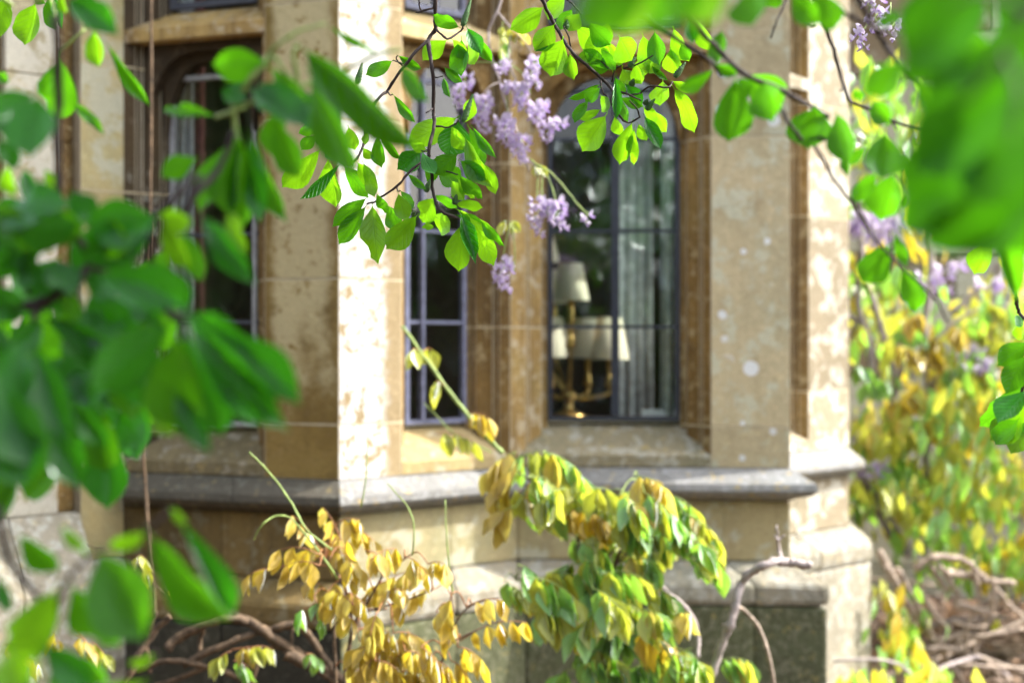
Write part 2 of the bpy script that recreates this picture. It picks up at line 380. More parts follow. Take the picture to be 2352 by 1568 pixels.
E = {1: (0.0, L1 - .266), 2: (.242, L2 - .034), 3: (0.002, .672), 5: (.004, .4535)}
# left corner pier of window one
j = jamb(1, E[1][0], 1); plan = [pt(0, .62 - .152, 0), poly[1]] + j[1:] + [pt(0, .62, .32), pt(0, .62 - .152, .32)]
plan[1] = poly[1] - TAN[0] * .002
nj = len(j) - 1
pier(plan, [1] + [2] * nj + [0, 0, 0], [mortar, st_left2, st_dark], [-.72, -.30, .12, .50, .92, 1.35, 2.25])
# pier one: two faces meeting at a sharp arris
ja = jamb(1, E[1][1], -1)[::-1]; jb = jamb(2, E[2][0], 1)
plan = ja + [poly[2]] + jb
pier(plan, [3] * (len(ja) - 1) + [1, 2] + [3] * (len(jb) - 1) + [0], [mortar, st_f1, st_f2, st_rev], ZT)
# mullion in the re-entrant corner
ja = jamb(2, E[2][1], -1)[::-1]; jb = jamb(3, E[3][0], 1)
plan = ja + [poly[3]] + jb[1:]
pier(plan, [1] * (len(ja) - 1) + [2] + [2] * len(jb[1:]) + [0], [mortar, st_rev, st_mould], [-.438, .05, .62, 1.3, 2.25])
# pier three with its return
ja = jamb(3, E[3][1], -1)[::-1]
plan = ja + [poly[4], pt(4, .460, 0), pt(4, .45, .10), pt(3, .80, .30)]
pier(plan, [2] * (len(ja) - 1) + [1, 3, 0, 0, 0], [mortar, st_f3, st_rev, st_far], [-.438, -.295, .71, 1.084, 1.6, 2.25])
# far sunlit pier
ja = jamb(5, E[5][1], -1)[::-1]
plan = ja + [poly[6], pt(6, .5), pt(6, .5, .3), pt(5, .6, .35)]
pier(plan, [2] * (len(ja) - 1) + [1, 1, 0, 0, 0], [mortar, st_far, st_rev], [-.438, -.2, .5, .95, 1.5, 2.25])
# left wing: recessed ochre strip and lichened face
def block0(t0, t1, s0, s1, z0, z1, m, label=None):
    prism('stone_block', [pt(0, t0, s0), pt(0, t1, s0), pt(0, t1, s1), pt(0, t0, s1)], Z(z0), Z(z1), m, house, bevel=.006, label=label)
for a, b in zip([-.56, .05, .66, 1.25], [.048, .658, 1.248, 2.25]): block0(.62 - .226, .62 - .1535, .05, .3, a, b, st_rev)
for a, b in zip([-.56, -.1, .42, .86, 1.4], [-.102, .418, .858, 1.398, 2.25]): block0(.62 - .40, .62 - .2275, 0, .3, a, b, st_left, 'pale block crusted with white lichen')
for a, b in zip([-.56, .2, .8], [.198, .798, 2.25]): block0(0, .62 - .4015, .03, .3, a, b, st_rev)
for a, b in ((0, .23), (.232, .468)):
    bar('plinth_stone', 0, a, b, [(-.14, -1.55), (-.14, -.80), (-.10, -.70), (-.02, -.60), (.0, -.562), (.25, -.562), (.25, -1.55)], st_plslope, bevel=.008)
bar('plinth_stone', 0, .47, .617, [(-.10, -1.55), (-.10, -.86), (.0, -.722), (.25, -.722), (.25, -1.55)], st_plslope, bevel=.008)
# sills, transoms, tracery, windows
def opening(i, mtrans, msill, mrev, lab, bars_t, bars_z, mbar, heavy):
    a, b = E[i]
    e = .0015
    bar('sill', i, a + e, b - e, [(-.0, -.4365), (-.0, -.396), (.152, -.292), (.26, -.286), (.26, -.4365)], msill, bevel=.003)
    bar('transom', i, a + e, b - e, [(.0, 1.0), (-.0, 1.042), (.155, 1.128), (.24, 1.128), (.24, 1.0)], mtrans, bevel=.003)
    bar('lintel', i, a + e, b - e, [(.0, 2.0), (.0, 2.25), (.24, 2.25), (.24, 2.0)], mtrans, bevel=.003)
    # tracery head: two plates with a four-centred arch, the inner one smaller
    for (ins, s0, s1, zs, za) in ((.052, .058, .0975, .74, .972), (.1, .0985, .15, .70, .945)):
        t0, t1 = a + ins, b - ins
        w = t1 - t0; arc = []
        n = 24
        for k in range(n + 1):
            x = -1 + 2 * k / n
            zz = zs + (za - zs) * (1 - abs(x) ** 2.6) ** (1 / 1.7)
            arc.append((t0 + w * (x + 1) / 2, zz))
        o0 = a + (.027 if ins < .06 else .0795); o1 = b - (.027 if ins < .06 else .0795)
        vs, fs = [], []
        for s in (s0, s1):
            for t, z in arc:
                q = pt(i, t, s); vs.append(Vector((q.x, q.y, Z(z))))
            for k in range(n + 1):
                q = pt(i, o0 + (o1 - o0) * k / n, s); vs.append(Vector((q.x, q.y, Z(.999))))
        m = n + 1
        for k in range(n):
            fs += [(k, k + 1, m + k + 1, m + k), (2 * m + k, 3 * m + k, 3 * m + k + 1, 2 * m + k + 1), (k, 2 * m + k, 2 * m + k + 1, k + 1), (m + k, m + k + 1, 3 * m + k + 1, 3 * m + k)]
        fs += [(0, m, 3 * m, 2 * m), (n, 2 * m + n, 3 * m + n, m + n)]
        solid('window_arch', vs, fs, mrev, house)
    # window: iron frame, bars, panes
    g0, g1 = a + .1005, b - .1005
    def rect(name, t0, t1, z0, z1, s0, s1, m, parent): return bar(name, i, t0, t1, [(s0, z0), (s0, z1), (s1, z1), (s1, z0)], m, parent, bevel=0)
    def frame(name, t0, t1, z0, z1, wd, parent, label=None):
        vs, fs = [], []
        for s in (.118, .142):
            for (t, z) in ((t0, z0), (t1, z0), (t1, z1), (t0, z1), (t0 + wd, z0 + wd), (t1 - wd, z0 + wd), (t1 - wd, z1 - wd), (t0 + wd, z1 - wd)):
                q = pt(i, t, s); vs.append(Vector((q.x, q.y, Z(z))))
        for k in range(4):
            l = (k + 1) % 4
            fs += [(k, l, 4 + l, 4 + k), (8 + k, 12 + k, 12 + l, 8 + l), (k, 8 + k, 8 + l, l), (4 + k, 4 + l, 12 + l, 12 + k)]
        return solid(name, vs, fs, mbar, parent, label=label)
    wf = frame('window', g0, g1, -.2825, .9, .016, house, lab)
    if i == 1: wf.data.materials[0] = m_lit_edge
    for k, t in enumerate(bars_t): rect('glazing_bar', t - heavy[k] / 2, t + heavy[k] / 2, -.2645, .945, .114, .1405, mbar, wf)
    ts = [g0 + .017] + list(bars_t) + [g1 - .017]; zz = [-.265] + list(bars_z) + [.962]
    for z in bars_z:
        for k in range(len(ts) - 1):
            rect('glazing_bar', ts[k] + (heavy[k - 1] / 2 + .0006 if k else 0), ts[k + 1] - (heavy[k] / 2 + .0006 if k < len(bars_t) else 0), z - .0058, z + .0058, .120, .139, mbar, wf)
    for k in range(len(ts) - 1):
        for l in range(len(zz) - 1):
            rect('pane', ts[k] + .0042, ts[k + 1] - .0042, zz[l] + .0062, zz[l + 1] - .0062, .1275, .1315, m_glass, wf)
    # upper light
    wu = frame('window', g0, g1, 1.13, 1.99, .02, house, 'upper ' + lab)
    tm = [g0 + .021, (g0 + g1) / 2, g1 - .021]
    rect('glazing_bar', tm[1] - .008, tm[1] + .008, 1.151, 1.97, .116, .14, mbar, wu)
    for k in range(2): rect('pane', tm[k] + .0085, tm[k + 1] - .0085, 1.152, 1.968, .1275, .1315, m_glass, wu)
opening(1, st_mould, st_shade_sill, st_dark, 'shaded arched window behind the dark leaves', [.50], [.36, .065], m_lead1, [.010])
opening(2, st_side, st_side, st_rev, 'narrow arched window with slate blue bars beside the lit pier', [.415], [.379, .066], m_lead, [.013])
opening(3, st_mould, st_sill, st_rev, 'wide arched window with lampshades behind its black bars', [.342], [.72, .394, .052], m_iron, [.028])
opening(5, st_far, st_far, st_rev, 'far window in the receding bay', [], [.3], m_iron, [])
# string course, base course, plinth
STR = [(-.12, -.4395), (.0, -.4395), (.062, -.488), (.066, -.512), (.050, -.530), (.018, -.540), (.0, -.551), (-.12, -.551)]
for i in (1, 2, 3, 4, 5, 6):
    f0 = .0
    for a, b in (((0, .52), (.52, 1)) if i in (1, 3) else ((0, 1),)): sweep('string_course', i, STR, st_shade_ledge if i == 1 else st_string, a, b)
BASE = [(0, -.553), (0, -.759), (-.22, -.759), (-.22, -.553)]
SLOPE = [(0, -.7605), (.085, -.822), (.092, -.836), (.092, -.90), (-.2, -.90), (-.2, -.7605)]
PL = [(.086, -.902), (.086, -1.55), (-.2, -1.55), (-.2, -.902)]
cuts = {1: [0, .47, 1], 2: [0, .6, 1], 3: [0, .34, .76, 1], 4: [0, 1], 5: [0, .5, 1], 6: [0, .3, .6, 1]}
for i, c in cuts.items():
    far = i >= 4
    for a, b in zip(c[:-1], c[1:]): sweep('stone_block', i, BASE, st_far if far else (st_shade_base if i == 1 else st_base), a, b, bevel=.005)
    for a, b in zip(c[:-1], c[1:]): sweep('plinth_stone', i, SLOPE, st_plslope if far else (st_shade_base if i == 1 else st_plslope), a, b, bevel=.02)
    for a, b in zip(c[:-1], c[1:]): sweep('plinth_stone', i, PL, st_plslope if far else (st_shade_plinth if i == 1 else st_moss), a, b, bevel=.014)
# parapet closing the top, far return wall, dark room inside
for i in (0, 1, 2, 3, 4, 5, 6): sweep('cornice', i, [(.04, 2.252), (.08, 2.3), (.08, 2.45), (-.3, 2.45), (-.3, 2.252)], st_far if i > 4 else st_side)
def box(name, x0, x1, y0, y1, z0, z1, m, parent=None, bevel=0, label=None, kind=None):
    v = [(x, y, z) for z in (z0, z1) for x, y in ((x0, y0), (x1, y0), (x1, y1), (x0, y1))]
    return solid(name, v, [(3, 2, 1, 0), (4, 5, 6, 7), (0, 1, 5, 4), (1, 2, 6, 5), (2, 3, 7, 6), (3, 0, 4, 7)], m, parent, bevel=bevel, label=label, kind=kind)
z = 1.60
a = poly[7]; bq = poly[7] + V2(-.3, 0)
q6 = pt(6, .5); r6 = pt(6, .5, .3)
for z0, z1 in ((-.438, -.1), (1.7, 2.25)):
    prism('side_wall', [(q6.x, q6.y + .003), (a.x, a.y), (bq.x, bq.y), (r6.x, r6.y + .003)], Z(z0), Z(z1), st_far, house)
L6 = (poly[7] - poly[6]).length
def r6(name, t0, t1, z0, z1, s0, s1, m, par): return bar(name, 6, t0, t1, [(s0, z0), (s0, z1), (s1, z1), (s1, z0)], m, par, bevel=0)
wr = r6('window', .505, .53, -.098, 1.698, .1, .16, m_iron, house); wr['label'] = 'unseen side window added to light the room from the right'  # added opening, out of view, that lets sun into the dark room
for t in (.86, 1.20, L6 - .03): r6('glazing_bar', t, t + .025, -.098, 1.698, .1, .16, m_iron, wr)  # bars of the added, unseen side window
for t0, t1 in ((.5315, .8585), (.8865, 1.1985), (1.2265, L6 - .0315)): r6('pane', t0, t1, -.0965, 1.6965, .127, .131, m_glass, wr)  # panes of the added, unseen side window
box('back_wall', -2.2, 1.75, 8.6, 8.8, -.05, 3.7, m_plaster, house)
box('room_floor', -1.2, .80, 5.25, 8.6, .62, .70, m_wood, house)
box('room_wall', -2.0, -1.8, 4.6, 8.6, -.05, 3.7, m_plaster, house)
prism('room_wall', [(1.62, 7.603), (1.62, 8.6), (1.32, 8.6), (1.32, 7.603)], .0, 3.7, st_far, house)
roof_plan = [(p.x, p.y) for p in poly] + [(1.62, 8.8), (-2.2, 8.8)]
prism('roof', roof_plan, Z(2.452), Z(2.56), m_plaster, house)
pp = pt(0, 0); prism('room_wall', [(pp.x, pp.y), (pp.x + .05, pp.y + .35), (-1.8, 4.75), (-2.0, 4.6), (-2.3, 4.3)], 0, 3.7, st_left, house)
# ------------------------------------------------------------------ inside the wide window
table = thing('console_table', (.42, 5.66, .70), 'dark wooden table inside the room under the gilt lamp', 'table')
zt = P(1300, 962, 5.62).z
box('tabletop', .05, .80, 5.42, 5.92, zt - .04, zt, m_wood, table, bevel=.006)
for x in (.09, .72):
    for y in (5.45, 5.85): box('leg', x, x + .04, y, y + .04, .702, zt - .041, m_wood, table)
cb = P(1300, 962, 5.62)
cand = thing('candelabra', cb, 'gilt candelabra with ivory shades seen through the wide window', 'lamp')
def lathe(name, prof, c, m, parent, n=20, smooth=True):
    V, F = [], []
    for r, z in prof:
        for k in range(n): V.append(Vector((c.x + r * math.cos(2 * math.pi * k / n), c.y + r * math.sin(2 * math.pi * k / n), c.z + z)))
    for i in range(len(prof) - 1):
        for k in range(n): F.append((i * n + k, i * n + (k + 1) % n, (i + 1) * n + (k + 1) % n, (i + 1) * n + k))
    return solid(name, V, F, m, parent, smooth=smooth)
hub = P(1306, 905, 5.62)
base = lathe('base', [(.0, 0), (.075, 0), (.08, .012), (.05, .025), (.022, .04), (.018, .07), (.034, .085), (.03, .105), (.012, .12), (.012, hub.z - cb.z), (0, hub.z - cb.z + .01)], Vector((hub.x, 5.62, cb.z)), m_gold, cand)
for (u, vt, vb, rb, d, tb) in ((1311, 605, 690, .073, 5.575, 790), (1272, 620, 696, .072, 5.78, 790), (1265, 727, 820, .077, 5.60, 884), (1350, 730, 822, .078, 5.74, 880), (1400, 729, 825, .077, 5.60, 882), (1246, 541, 602, .07, 5.66, 790)):
    p = P(u, vb, d); h = (vb - vt) / FPX * d
    sh = lathe('lamp_shade', [(rb, 0), (rb * .62, h), (rb * .62 - .002, h), (rb - .002, 0), (rb, 0)], p, m_shade, cand, 28)
    pb = P(u, tb, d)
    hz = p.z + h * .6 - pb.z
    cd = lathe('candle_holder', [(.0, -.012), (.016, -.012), (.02, 0), (.013, .012), (.017, .022), (.011, .03), (.0085, .045), (.012, .06), (.0125, hz), (0, hz)], pb, m_gold, cand, 14)
    mid = (pb + hub) / 2 + Vector((0, 0, -.035))
    tube('arm', [hub + Vector((0, 0, -.01)), mid, Vector((pb.x, pb.y, pb.z - .035)), pb + Vector((0, 0, -.012))], .009, .007, m_gold, cand, n=8, sub=6, wob=0)
def curtain(name, x0, x1, y, z0, z1, m, label, folds, amp=.03, gapat=None):
    n = folds * 8; V, F = [], []
    for k in range(n + 1):
        x = x0 + (x1 - x0) * k / n
        for j, zz in enumerate((z0, z0 + (z1 - z0) * .5, z1)):
            V.append((x + .006 * math.sin(k * .9 + j), y + amp * math.sin(2 * math.pi * folds * k / n) + amp * .4 * math.sin(5 * k / n * folds), zz))
    for k in range(n):
        for j in range(2): F.append((k * 3 + j, k * 3 + 3 + j, k * 3 + 4 + j, k * 3 + 1 + j))
    o = solid(name, V, F, m, smooth=True)
    md = o.modifiers.new('thickness', 'SOLIDIFY'); md.thickness = .003
    return tag(o, label, 'curtain')
x = lambda u, d: (u - 1176) / FPX * d
curtain('curtain', x(1404, 5.76), x(1500, 5.76), 5.76, Z(-.45), Z(2.0), m_curtain, 'pale grey curtain in folds beside the lampshades, right half of the wide window', 4, .022)
curtain('curtain', x(1516, 5.22), x(1590, 5.22), 5.22, Z(-.45), Z(2.0), m_curtain, 'pale grey curtain edge hanging at the right jamb of the wide window', 3, .02)
curtain('curtain', x(404, 5.02), x(443, 5.02), 5.02, Z(-.45), Z(2.0), m_linen, 'white curtain lining at the left jamb of the shaded window', 2, .012)
curtain('curtain', x(447, 5.06), x(468, 5.06), 5.06, Z(-.45), Z(2.0), m_red, 'faded red curtain edge beside the white lining in the shaded window', 1, .012)
bx = thing('box', P(1512, 968, 5.24), 'small flat white box inside the wide window, bottom right pane', 'box')
pb = P(1512, 969, 5.24)
wb = x(1552, 5.24) - x(1472, 5.24)
box('body', pb.x - wb / 2, pb.x + wb / 2, 5.21, 5.28, Z(-.284), Z(-.262), m_white, bx, bevel=.002)
box('lid', pb.x - wb / 2 - .001, pb.x + wb / 2 + .001, 5.209, 5.281, Z(-.2615), Z(-.252), m_white, bx, bevel=.002)
# ------------------------------------------------------------------ leaf and flower meshes (shared)
WT = [(0, .03), (.10, .028), (.14, .12), (.22, .38), (.34, .70), (.47, .92), (.60, 1.0), (.72, .95), (.82, .76), (.90, .46), (.955, .17), (1.01, .0)]
def leafmesh(name, m, fold, bend, wav, ph, table=WT, cols=(-1, -.5, 0, .5, 1), curl=0, nick=None):
    V, F, U = [], [], []
    y = z = 0; prev = 0; an = -bend * .35
    for t, wd in table:
        ds = t - prev; prev = t
        an += bend * ds
        y += math.cos(an) * ds; z += math.sin(an) * ds
        for c in cols:
            ww = wd * .5 * (1 + .05 * math.sin(11 * t + ph + c * 2))
            if nick and abs(t - nick[0]) < .09 and c * nick[1] > .7: ww *= .62
            V.append((c * ww, y, z + fold * abs(c) * ww + wav * math.sin(9 * t + ph + 2 * c) * abs(c) * wd - curl * (c * c) * wd))
            U.append((.5 + .5 * c * max(wd, .08), t))
    n = len(cols)
    for i in range(len(table) - 1):
        for k in range(n - 1): F.append((i * n + k, i * n + k + 1, (i + 1) * n + k + 1, (i + 1) * n + k))
    me = mesh(name, V, F, m, smooth=True, uv=U)
    return me
LM = {}
for key, m in (('b', lf_bright), ('m', lf_mid), ('d', lf_dark), ('h', lf_near)):
    LM[key] = [leafmesh('magnolia_leaf', m, .25, .25, .035, 0), leafmesh('magnolia_leaf', m, .15, -.35, .045, 1.7, nick=(.8, 1)),
               leafmesh('magnolia_leaf', m, .35, .45, .03, 3.1), leafmesh('magnolia_leaf', m, .12, .7, .05, 4.4, curl=.05),
               leafmesh('magnolia_leaf', m, .2, -.2, .05, 5.2, curl=-.06, nick=(.94, -1))]
WW = [(0, .04), (.1, .34), (.25, .8), (.42, 1), (.6, .9), (.78, .55), (.9, .24), (1, 0)]
def leaflets(m): return [leafmesh('wisteria_leaflet', m, .3, .3, .02, 0, WW, (-1, 0, 1)), leafmesh('wisteria_leaflet', m, .5, .7, .03, 2, WW, (-1, 0, 1)), leafmesh('wisteria_leaflet', m, .15, -.4, .04, 4, WW, (-1, 0, 1))]
LT = {'c': leaflets(lf_copper), 'l': leaflets(lf_lime), 'g': leaflets(lf_green), 'o': leaflets(lf_orange)}
def frame_matrix(base, tipv, n, width):
    y = tipv.normalized(); L = tipv.length
    n = (n - y * n.dot(y))
    if n.length < 1e-4: n = y.orthogonal()
    n.normalize(); x = y.cross(n)
    return Matrix(((x.x * width, y.x * L, n.x * L, base.x), (x.y * width, y.y * L, n.y * L, base.y), (x.z * width, y.z * L, n.z * L, base.z), (0, 0, 0, 1)))
def leaf(parent, base, tip2, w, tone, r=rnd, name='leaf', tilt=None):
    """base point and tip point at the same distance; the tone picks the leaf's age and whether it hangs with its back to the sun"""
    dv = tip2 - base; L = dv.length
    view = (base - cam.location).normalized()
    best = None
    for k in range(7):
        ky = r.uniform(.05, .5) * r.choice((-1, 1)); ph = math.radians(r.uniform(8, 42)) * r.choice((-1, 1))
        t3 = dv + view * (ky * L)
        n = -view - t3.normalized() * (-view).dot(t3.normalized()); n.normalize()
        n = Matrix.Rotation(ph, 3, t3.normalized()) @ n
        sc = n.dot(SUNV)
        score = sc if tone == 'b' else (abs(sc - .1) if tone == 'd' else abs(sc + .4))
        if best is None or score < best[0]: best = (score, t3, n, ph)
    _, t3, n, ph = best
    me = r.choice(LM[tone])
    base = base - t3 * .06; t3 = t3 * 1.15
    M = frame_matrix(base, t3, n, 1.1 * w / max(.72, math.cos(ph)))
    return put(name, me, parent, M=M)
def leaves(parent, txt, d, dj=.04, r=rnd):
    """lines 'region x y tipx tipy width tone [distance]' measured on enlarged crops"""
    for ln in txt.strip().split(';'):
        f = ln.split()
        if not f: continue
        rg = int(f[0]); a = [float(q) for q in f[1:6]]; tone = f[6]
        dd = float(f[7]) if len(f) > 7 else d + r.uniform(-dj, dj)
        wd = a[4] * REG[rg][2] / FPX * dd
        leaf(parent, Q(rg, a[0], a[1], dd), Q(rg, a[2], a[3], dd), wd, tone, r)
def stems(parent, txt, d, m, name='stem', sub=4, jit=.0008):
    out = []
    for ln in txt.strip().split(';'):
        f = ln.split()
        if not f: continue
        rg = int(f[0]); r0, r1 = float(f[1]) / 1000, float(f[2]) / 1000
        c = [float(q) for q in f[3:]]; n = len(c) // 2
        pts = []
        for i in range(n):
            pts.append(Q(rg, c[2 * i], c[2 * i + 1], d + .015 * math.sin(i * 1.7 + r0 * 900)))
        o, pp = tube(name, pts, r0, r1, m, parent, sub=sub, jit=jit, wob=.12)
        out += pp
    return out
def spikes(parent, txt, d):
    for ln in txt.strip().split(';'):
        f = ln.split()
        if not f: continue
        rg = int(f[0]); a = [float(q) for q in f[1:]]
        p, q = Q(rg, a[0], a[1], d), Q(rg, a[2], a[3], d)
        k = 16; pp = [p.lerp(q, i / k) for i in range(k + 1)]
        rr = [.0062 * (.55 + .6 * math.sin(math.pi * (i / k) ** .7)) * (1 + .18 * (-1) ** i) * (1 - .5 * i / k) for i in range(k + 1)]
        V, F = tube_data(pp, rr, 7, .1)
        solid('seed_spike', V, F, m_bud, parent, smooth=True)
def branch(name, rg, x, y, d, label, group=None):
    return thing(name, Q(rg, x, y, d), label, 'branch', group or 'magnolia branches')
# ---------------- A: the sharp hanging spray in the middle
A = branch('magnolia_branch', 2, 1335, 0, 2.6, 'sharply focused magnolia spray hanging before the sunlit pier and narrow window')
stems(A, '''2 4.03 3.10 1338 -160 1335 0 1335 190 1290 275 1310 430 1325 560 1322 760 1330 860 1290 1030 1310 1170 1315 1280 1345 1400 1400 1460 1510 1500;2 3.10 2.11 1290 275 1180 380 1075 520 1010 620 960 660 890 760 860 860 845 980 800 1085 740 1110 660 1085 560 1010;2 2.48 1.74 1300 1060 1145 1190 1075 1275 960 1350 920 1380 870 1395;2 2.48 1.61 1335 50 1310 60 1240 80 1205 85;2 1.86 1.24 1240 78 1228 40 1225 5;2 2.48 1.61 1337 190 1380 240 1430 265 1510 215 1525 180;2 1.49 0.99 1335 530 1390 525;2 2.11 1.49 885 765 825 740 815 680;2 1.36 0.93 1010 620 1025 650 1045 648;2 1.49 0.93 870 870 935 910 945 900;2 1.55 1.24 1322 740 1300 755 1275 772;2 1.36 0.99 1075 1280 1078 1305 1095 1305;2 1.86 1.24 1330 860 1430 870 1500 825;2 1.49 0.99 1130 440 1090 430 1045 415;2 1.49 0.99 1110 450 1070 405 1078 382;2 1.86 1.24 1300 1020 1260 1035 1240 1032;2 1.86 1.24 1312 1150 1400 1170 1490 1195''', 2.6, m_bark)
leaves(A, '''2 1505 190 1335 115 95 m;
2 1550 185 1645 370 95 d;
2 1600 240 1715 405 75 m;
2 1420 275 1255 388 110 b;
2 1515 262 1527 505 125 m;
2 1560 265 1625 435 95 b;
2 1450 270 1560 380 80 b;
2 1045 415 882 512 92 m;
2 1078 380 1228 460 62 m;
2 1392 460 1515 552 62 m;
2 1388 525 1442 658 46 m;
2 1045 645 1192 825 62 m;
2 1490 800 1180 972 165 b;
2 1498 820 1420 1045 210 d;
2 1525 850 1608 682 82 b;
2 1560 865 1685 1130 95 m;
2 1585 865 1748 1062 58 m;
2 1540 935 1705 1255 120 b;
2 1285 1045 1178 975 66 b;
2 1242 1032 1092 1150 140 d;
2 1245 1035 1322 1195 92 d;
2 1490 1055 1335 1175 135 m;
2 1345 1165 1500 1240 150 m;
2 1500 1095 1672 1220 112 m;
2 1492 1192 1645 1352 85 m;
2 1675 1120 1747 1308 82 b;
2 1442 1232 1532 1360 84 b;
2 1488 1220 1595 1355 72 b;
2 800 770 950 845 85 b;
2 740 865 788 1012 95 b;
2 872 895 862 985 45 b;
2 940 922 965 1132 88 m;
2 942 893 1092 1072 54 m;
2 558 832 412 902 78 m;
2 515 925 428 1012 82 m;
2 600 975 652 1105 95 d;
2 556 1018 305 1245 145 b;
2 692 1118 422 1335 70 d;
2 598 1075 662 1388 135 b;
2 708 1132 870 1328 112 m;
2 798 1108 928 1245 102 b;
2 838 1108 932 1335 90 b;
2 1142 1188 1268 1288 48 m;
2 1082 1318 1132 1502 108 b;
2 1092 1298 1195 1425 62 m;
2 932 1318 1005 1455 64 m;
2 870 1353 650 1525 105 m;
2 866 1403 695 1648 118 m;
2 905 1393 930 1758 158 b;
2 1215 1470 1016 1678 155 b;
2 1008 1400 1092 1565 105 m;
2 1335 1345 1245 1512 135 b;
2 1310 1465 1445 1575 115 b;
2 1318 1338 1475 1402 58 m;
2 1468 1400 1645 1402 70 b;
2 1478 1428 1720 1562 64 b;
2 1508 1448 1602 1762 98 d;
2 1512 1525 1503 1828 155 b;
2 1562 1478 1752 1782 132 b;
2 1640 1500 1788 1672 62 m;
2 1275 1520 1292 1572 70 b;
2 1480 1470 1640 1520 70 m;
2 690 850 600 960 70 m;
2 1390 1090 1290 1230 90 m;
2 1440 860 1540 1010 90 b;
2 840 1010 900 1080 60 b''', 2.6)
spikes(A, '''2 1522 180 1578 3;2 800 575 836 432;2 535 985 536 895;2 1525 835 1592 645;2 1268 1312 1300 1230;2 1468 1400 1480 1330;2 812 700 800 600''', 2.6)
# ---------------- B: bright spray right of the middle
B = branch('magnolia_branch', 3, 245, 0, 2.6, 'bright yellow-green magnolia spray hanging before the wide window with lampshades')
stems(B, '''3 3.72 2.79 215 -120 245 0 300 120 380 260 450 360 540 440 640 530 720 610 740 680;3 2.23 1.49 720 610 840 650 920 690;3 2.11 1.36 640 540 655 620 690 670;3 2.48 1.61 735 620 715 690 770 790 830 840 915 800;3 1.98 1.49 910 640 990 590 1100 600 1135 560;3 1.98 1.36 840 655 910 640;3 1.86 1.24 440 350 425 260 390 180;3 2.11 1.24 540 440 620 400 700 470;3 1.86 1.24 720 560 740 480 800 440;3 1.61 1.24 910 800 890 740 840 690;3 1.86 1.24 800 470 900 440 1000 380;3 1.86 1.24 350 -60 470 50 510 100''', 2.6, m_bark)
leaves(B, '''3 258 48 38 182 140 b;3 330 165 198 330 140 b;3 335 205 195 342 42 d;3 385 262 318 505 185 b;3 432 365 456 532 92 b;3 545 445 690 470 70 m;3 700 480 540 345 85 m;3 722 482 600 235 140 b;3 770 250 855 402 170 b;3 800 470 705 300 80 b;
3 930 240 965 445 110 b;3 1010 210 1045 432 120 m;3 1120 330 1160 495 115 b;3 1140 190 1235 405 115 b;3 880 440 925 565 95 b;3 790 470 850 580 110 b;3 960 380 900 520 105 b;3 1040 380 990 500 90 b;3 470 180 640 300 130 b;3 560 150 700 300 130 m;
3 650 575 438 662 54 m;3 642 598 545 690 90 m;3 560 685 478 835 72 m;3 645 748 502 812 60 b;3 682 783 535 1018 180 b;3 748 518 742 805 62 d;3 800 565 922 718 78 d;3 738 528 800 640 70 m;3 862 828 775 1108 118 b;3 874 866 863 1118 78 b;
3 735 795 782 915 72 b;3 938 788 1042 1002 92 d;3 1000 755 1080 895 90 b;3 898 845 955 950 66 b;3 778 675 832 822 64 m;3 772 668 922 722 66 m;3 1108 560 1003 462 40 m;3 1068 550 1055 712 122 b;3 1138 598 1302 872 112 b;3 1128 556 1268 602 62 b;
3 640 650 700 760 76 b;3 930 730 1030 830 80 b;3 590 330 500 420 80 b;3 400 -20 300 130 120 b;3 500 90 420 200 110 b;3 700 150 640 300 120 b;3 1190 300 1250 400 80 m;3 1290 130 1400 330 95 b;3 640 330 740 470 66 m;3 450 60 380 200 90 m''', 2.6)
spikes(B, '''3 840 462 882 392;3 1150 530 1222 428;3 955 752 1012 678;3 770 430 785 370;3 850 590 870 540;3 405 200 412 130;3 945 720 965 680''', 2.6)
# ---------------- C, D, E: branches crossing the spotted pier
Cb = branch('magnolia_branch', 3, 640, 0, 1.8, 'bare dark twig slanting down to the top of the spotted grey pier')
stems(Cb, '3 3.60 2.88 520 -60 640 0 840 80 1000 170 1240 320 1400 430 1470 520;3 2.25 1.35 1400 430 1440 450 1465 475', 1.8, m_bark)
leaves(Cb, '3 1420 480 1185 592 92 m;3 1425 440 1560 500 80 m;3 1470 200 1450 432 115 m;3 1240 140 1270 290 85 d', 1.8)
D = branch('magnolia_branch', 3, 1230, 100, 1.75, 'long dark magnolia branch with round leaves across the spotted pier, thin tip at far right')
stems(D, '''3 3.60 3.20 1100 -90 1230 100 1350 240 1480 370 1600 490 1720 550 1900 620;4 3.20 2.72 245 625 300 650 380 700 470 745 560 800;4 2.88 2.40 235 740 290 840 380 960;4 2.56 2.08 455 975 560 1160 640 1290 740 1400 840 1568;8 2.16 1.20 755 -5 860 150 960 270 1080 380 1200 500 1300 600 1340 680 1382 745;4 2.40 1.60 440 930 530 945 600 960 770 960 830 985;8 1.92 1.12 985 265 1000 230 980 170 978 110''', 1.75, m_bark)
leaves(D, '''3 1565 530 1508 932 240 m;
3 1640 505 1880 690 240 m;
3 1760 555 1810 805 215 m;
3 1700 560 1560 640 120 m;
4 470 720 425 1000 285 m;
4 610 762 705 1092 170 m;
4 950 905 905 1195 250 m;
4 885 1180 742 1372 112 m;
4 1000 1180 918 1485 210 m;
4 855 690 962 835 135 m;
4 728 608 785 685 66 m;
4 700 1000 690 1190 60 m;
8 985 205 800 445 200 m;
8 1060 345 1160 665 155 m;
8 1010 130 1082 345 76 m;
4 1075 1040 1140 1240 60 m;
4 1080 1330 1060 1410 30 m;
4 820 1000 720 1120 70 m''', 1.75)
Eb = branch('magnolia_branch', 4, 510, 130, 1.95, 'dark forked twig with one stub crossing the sunlit far pier, upper right')
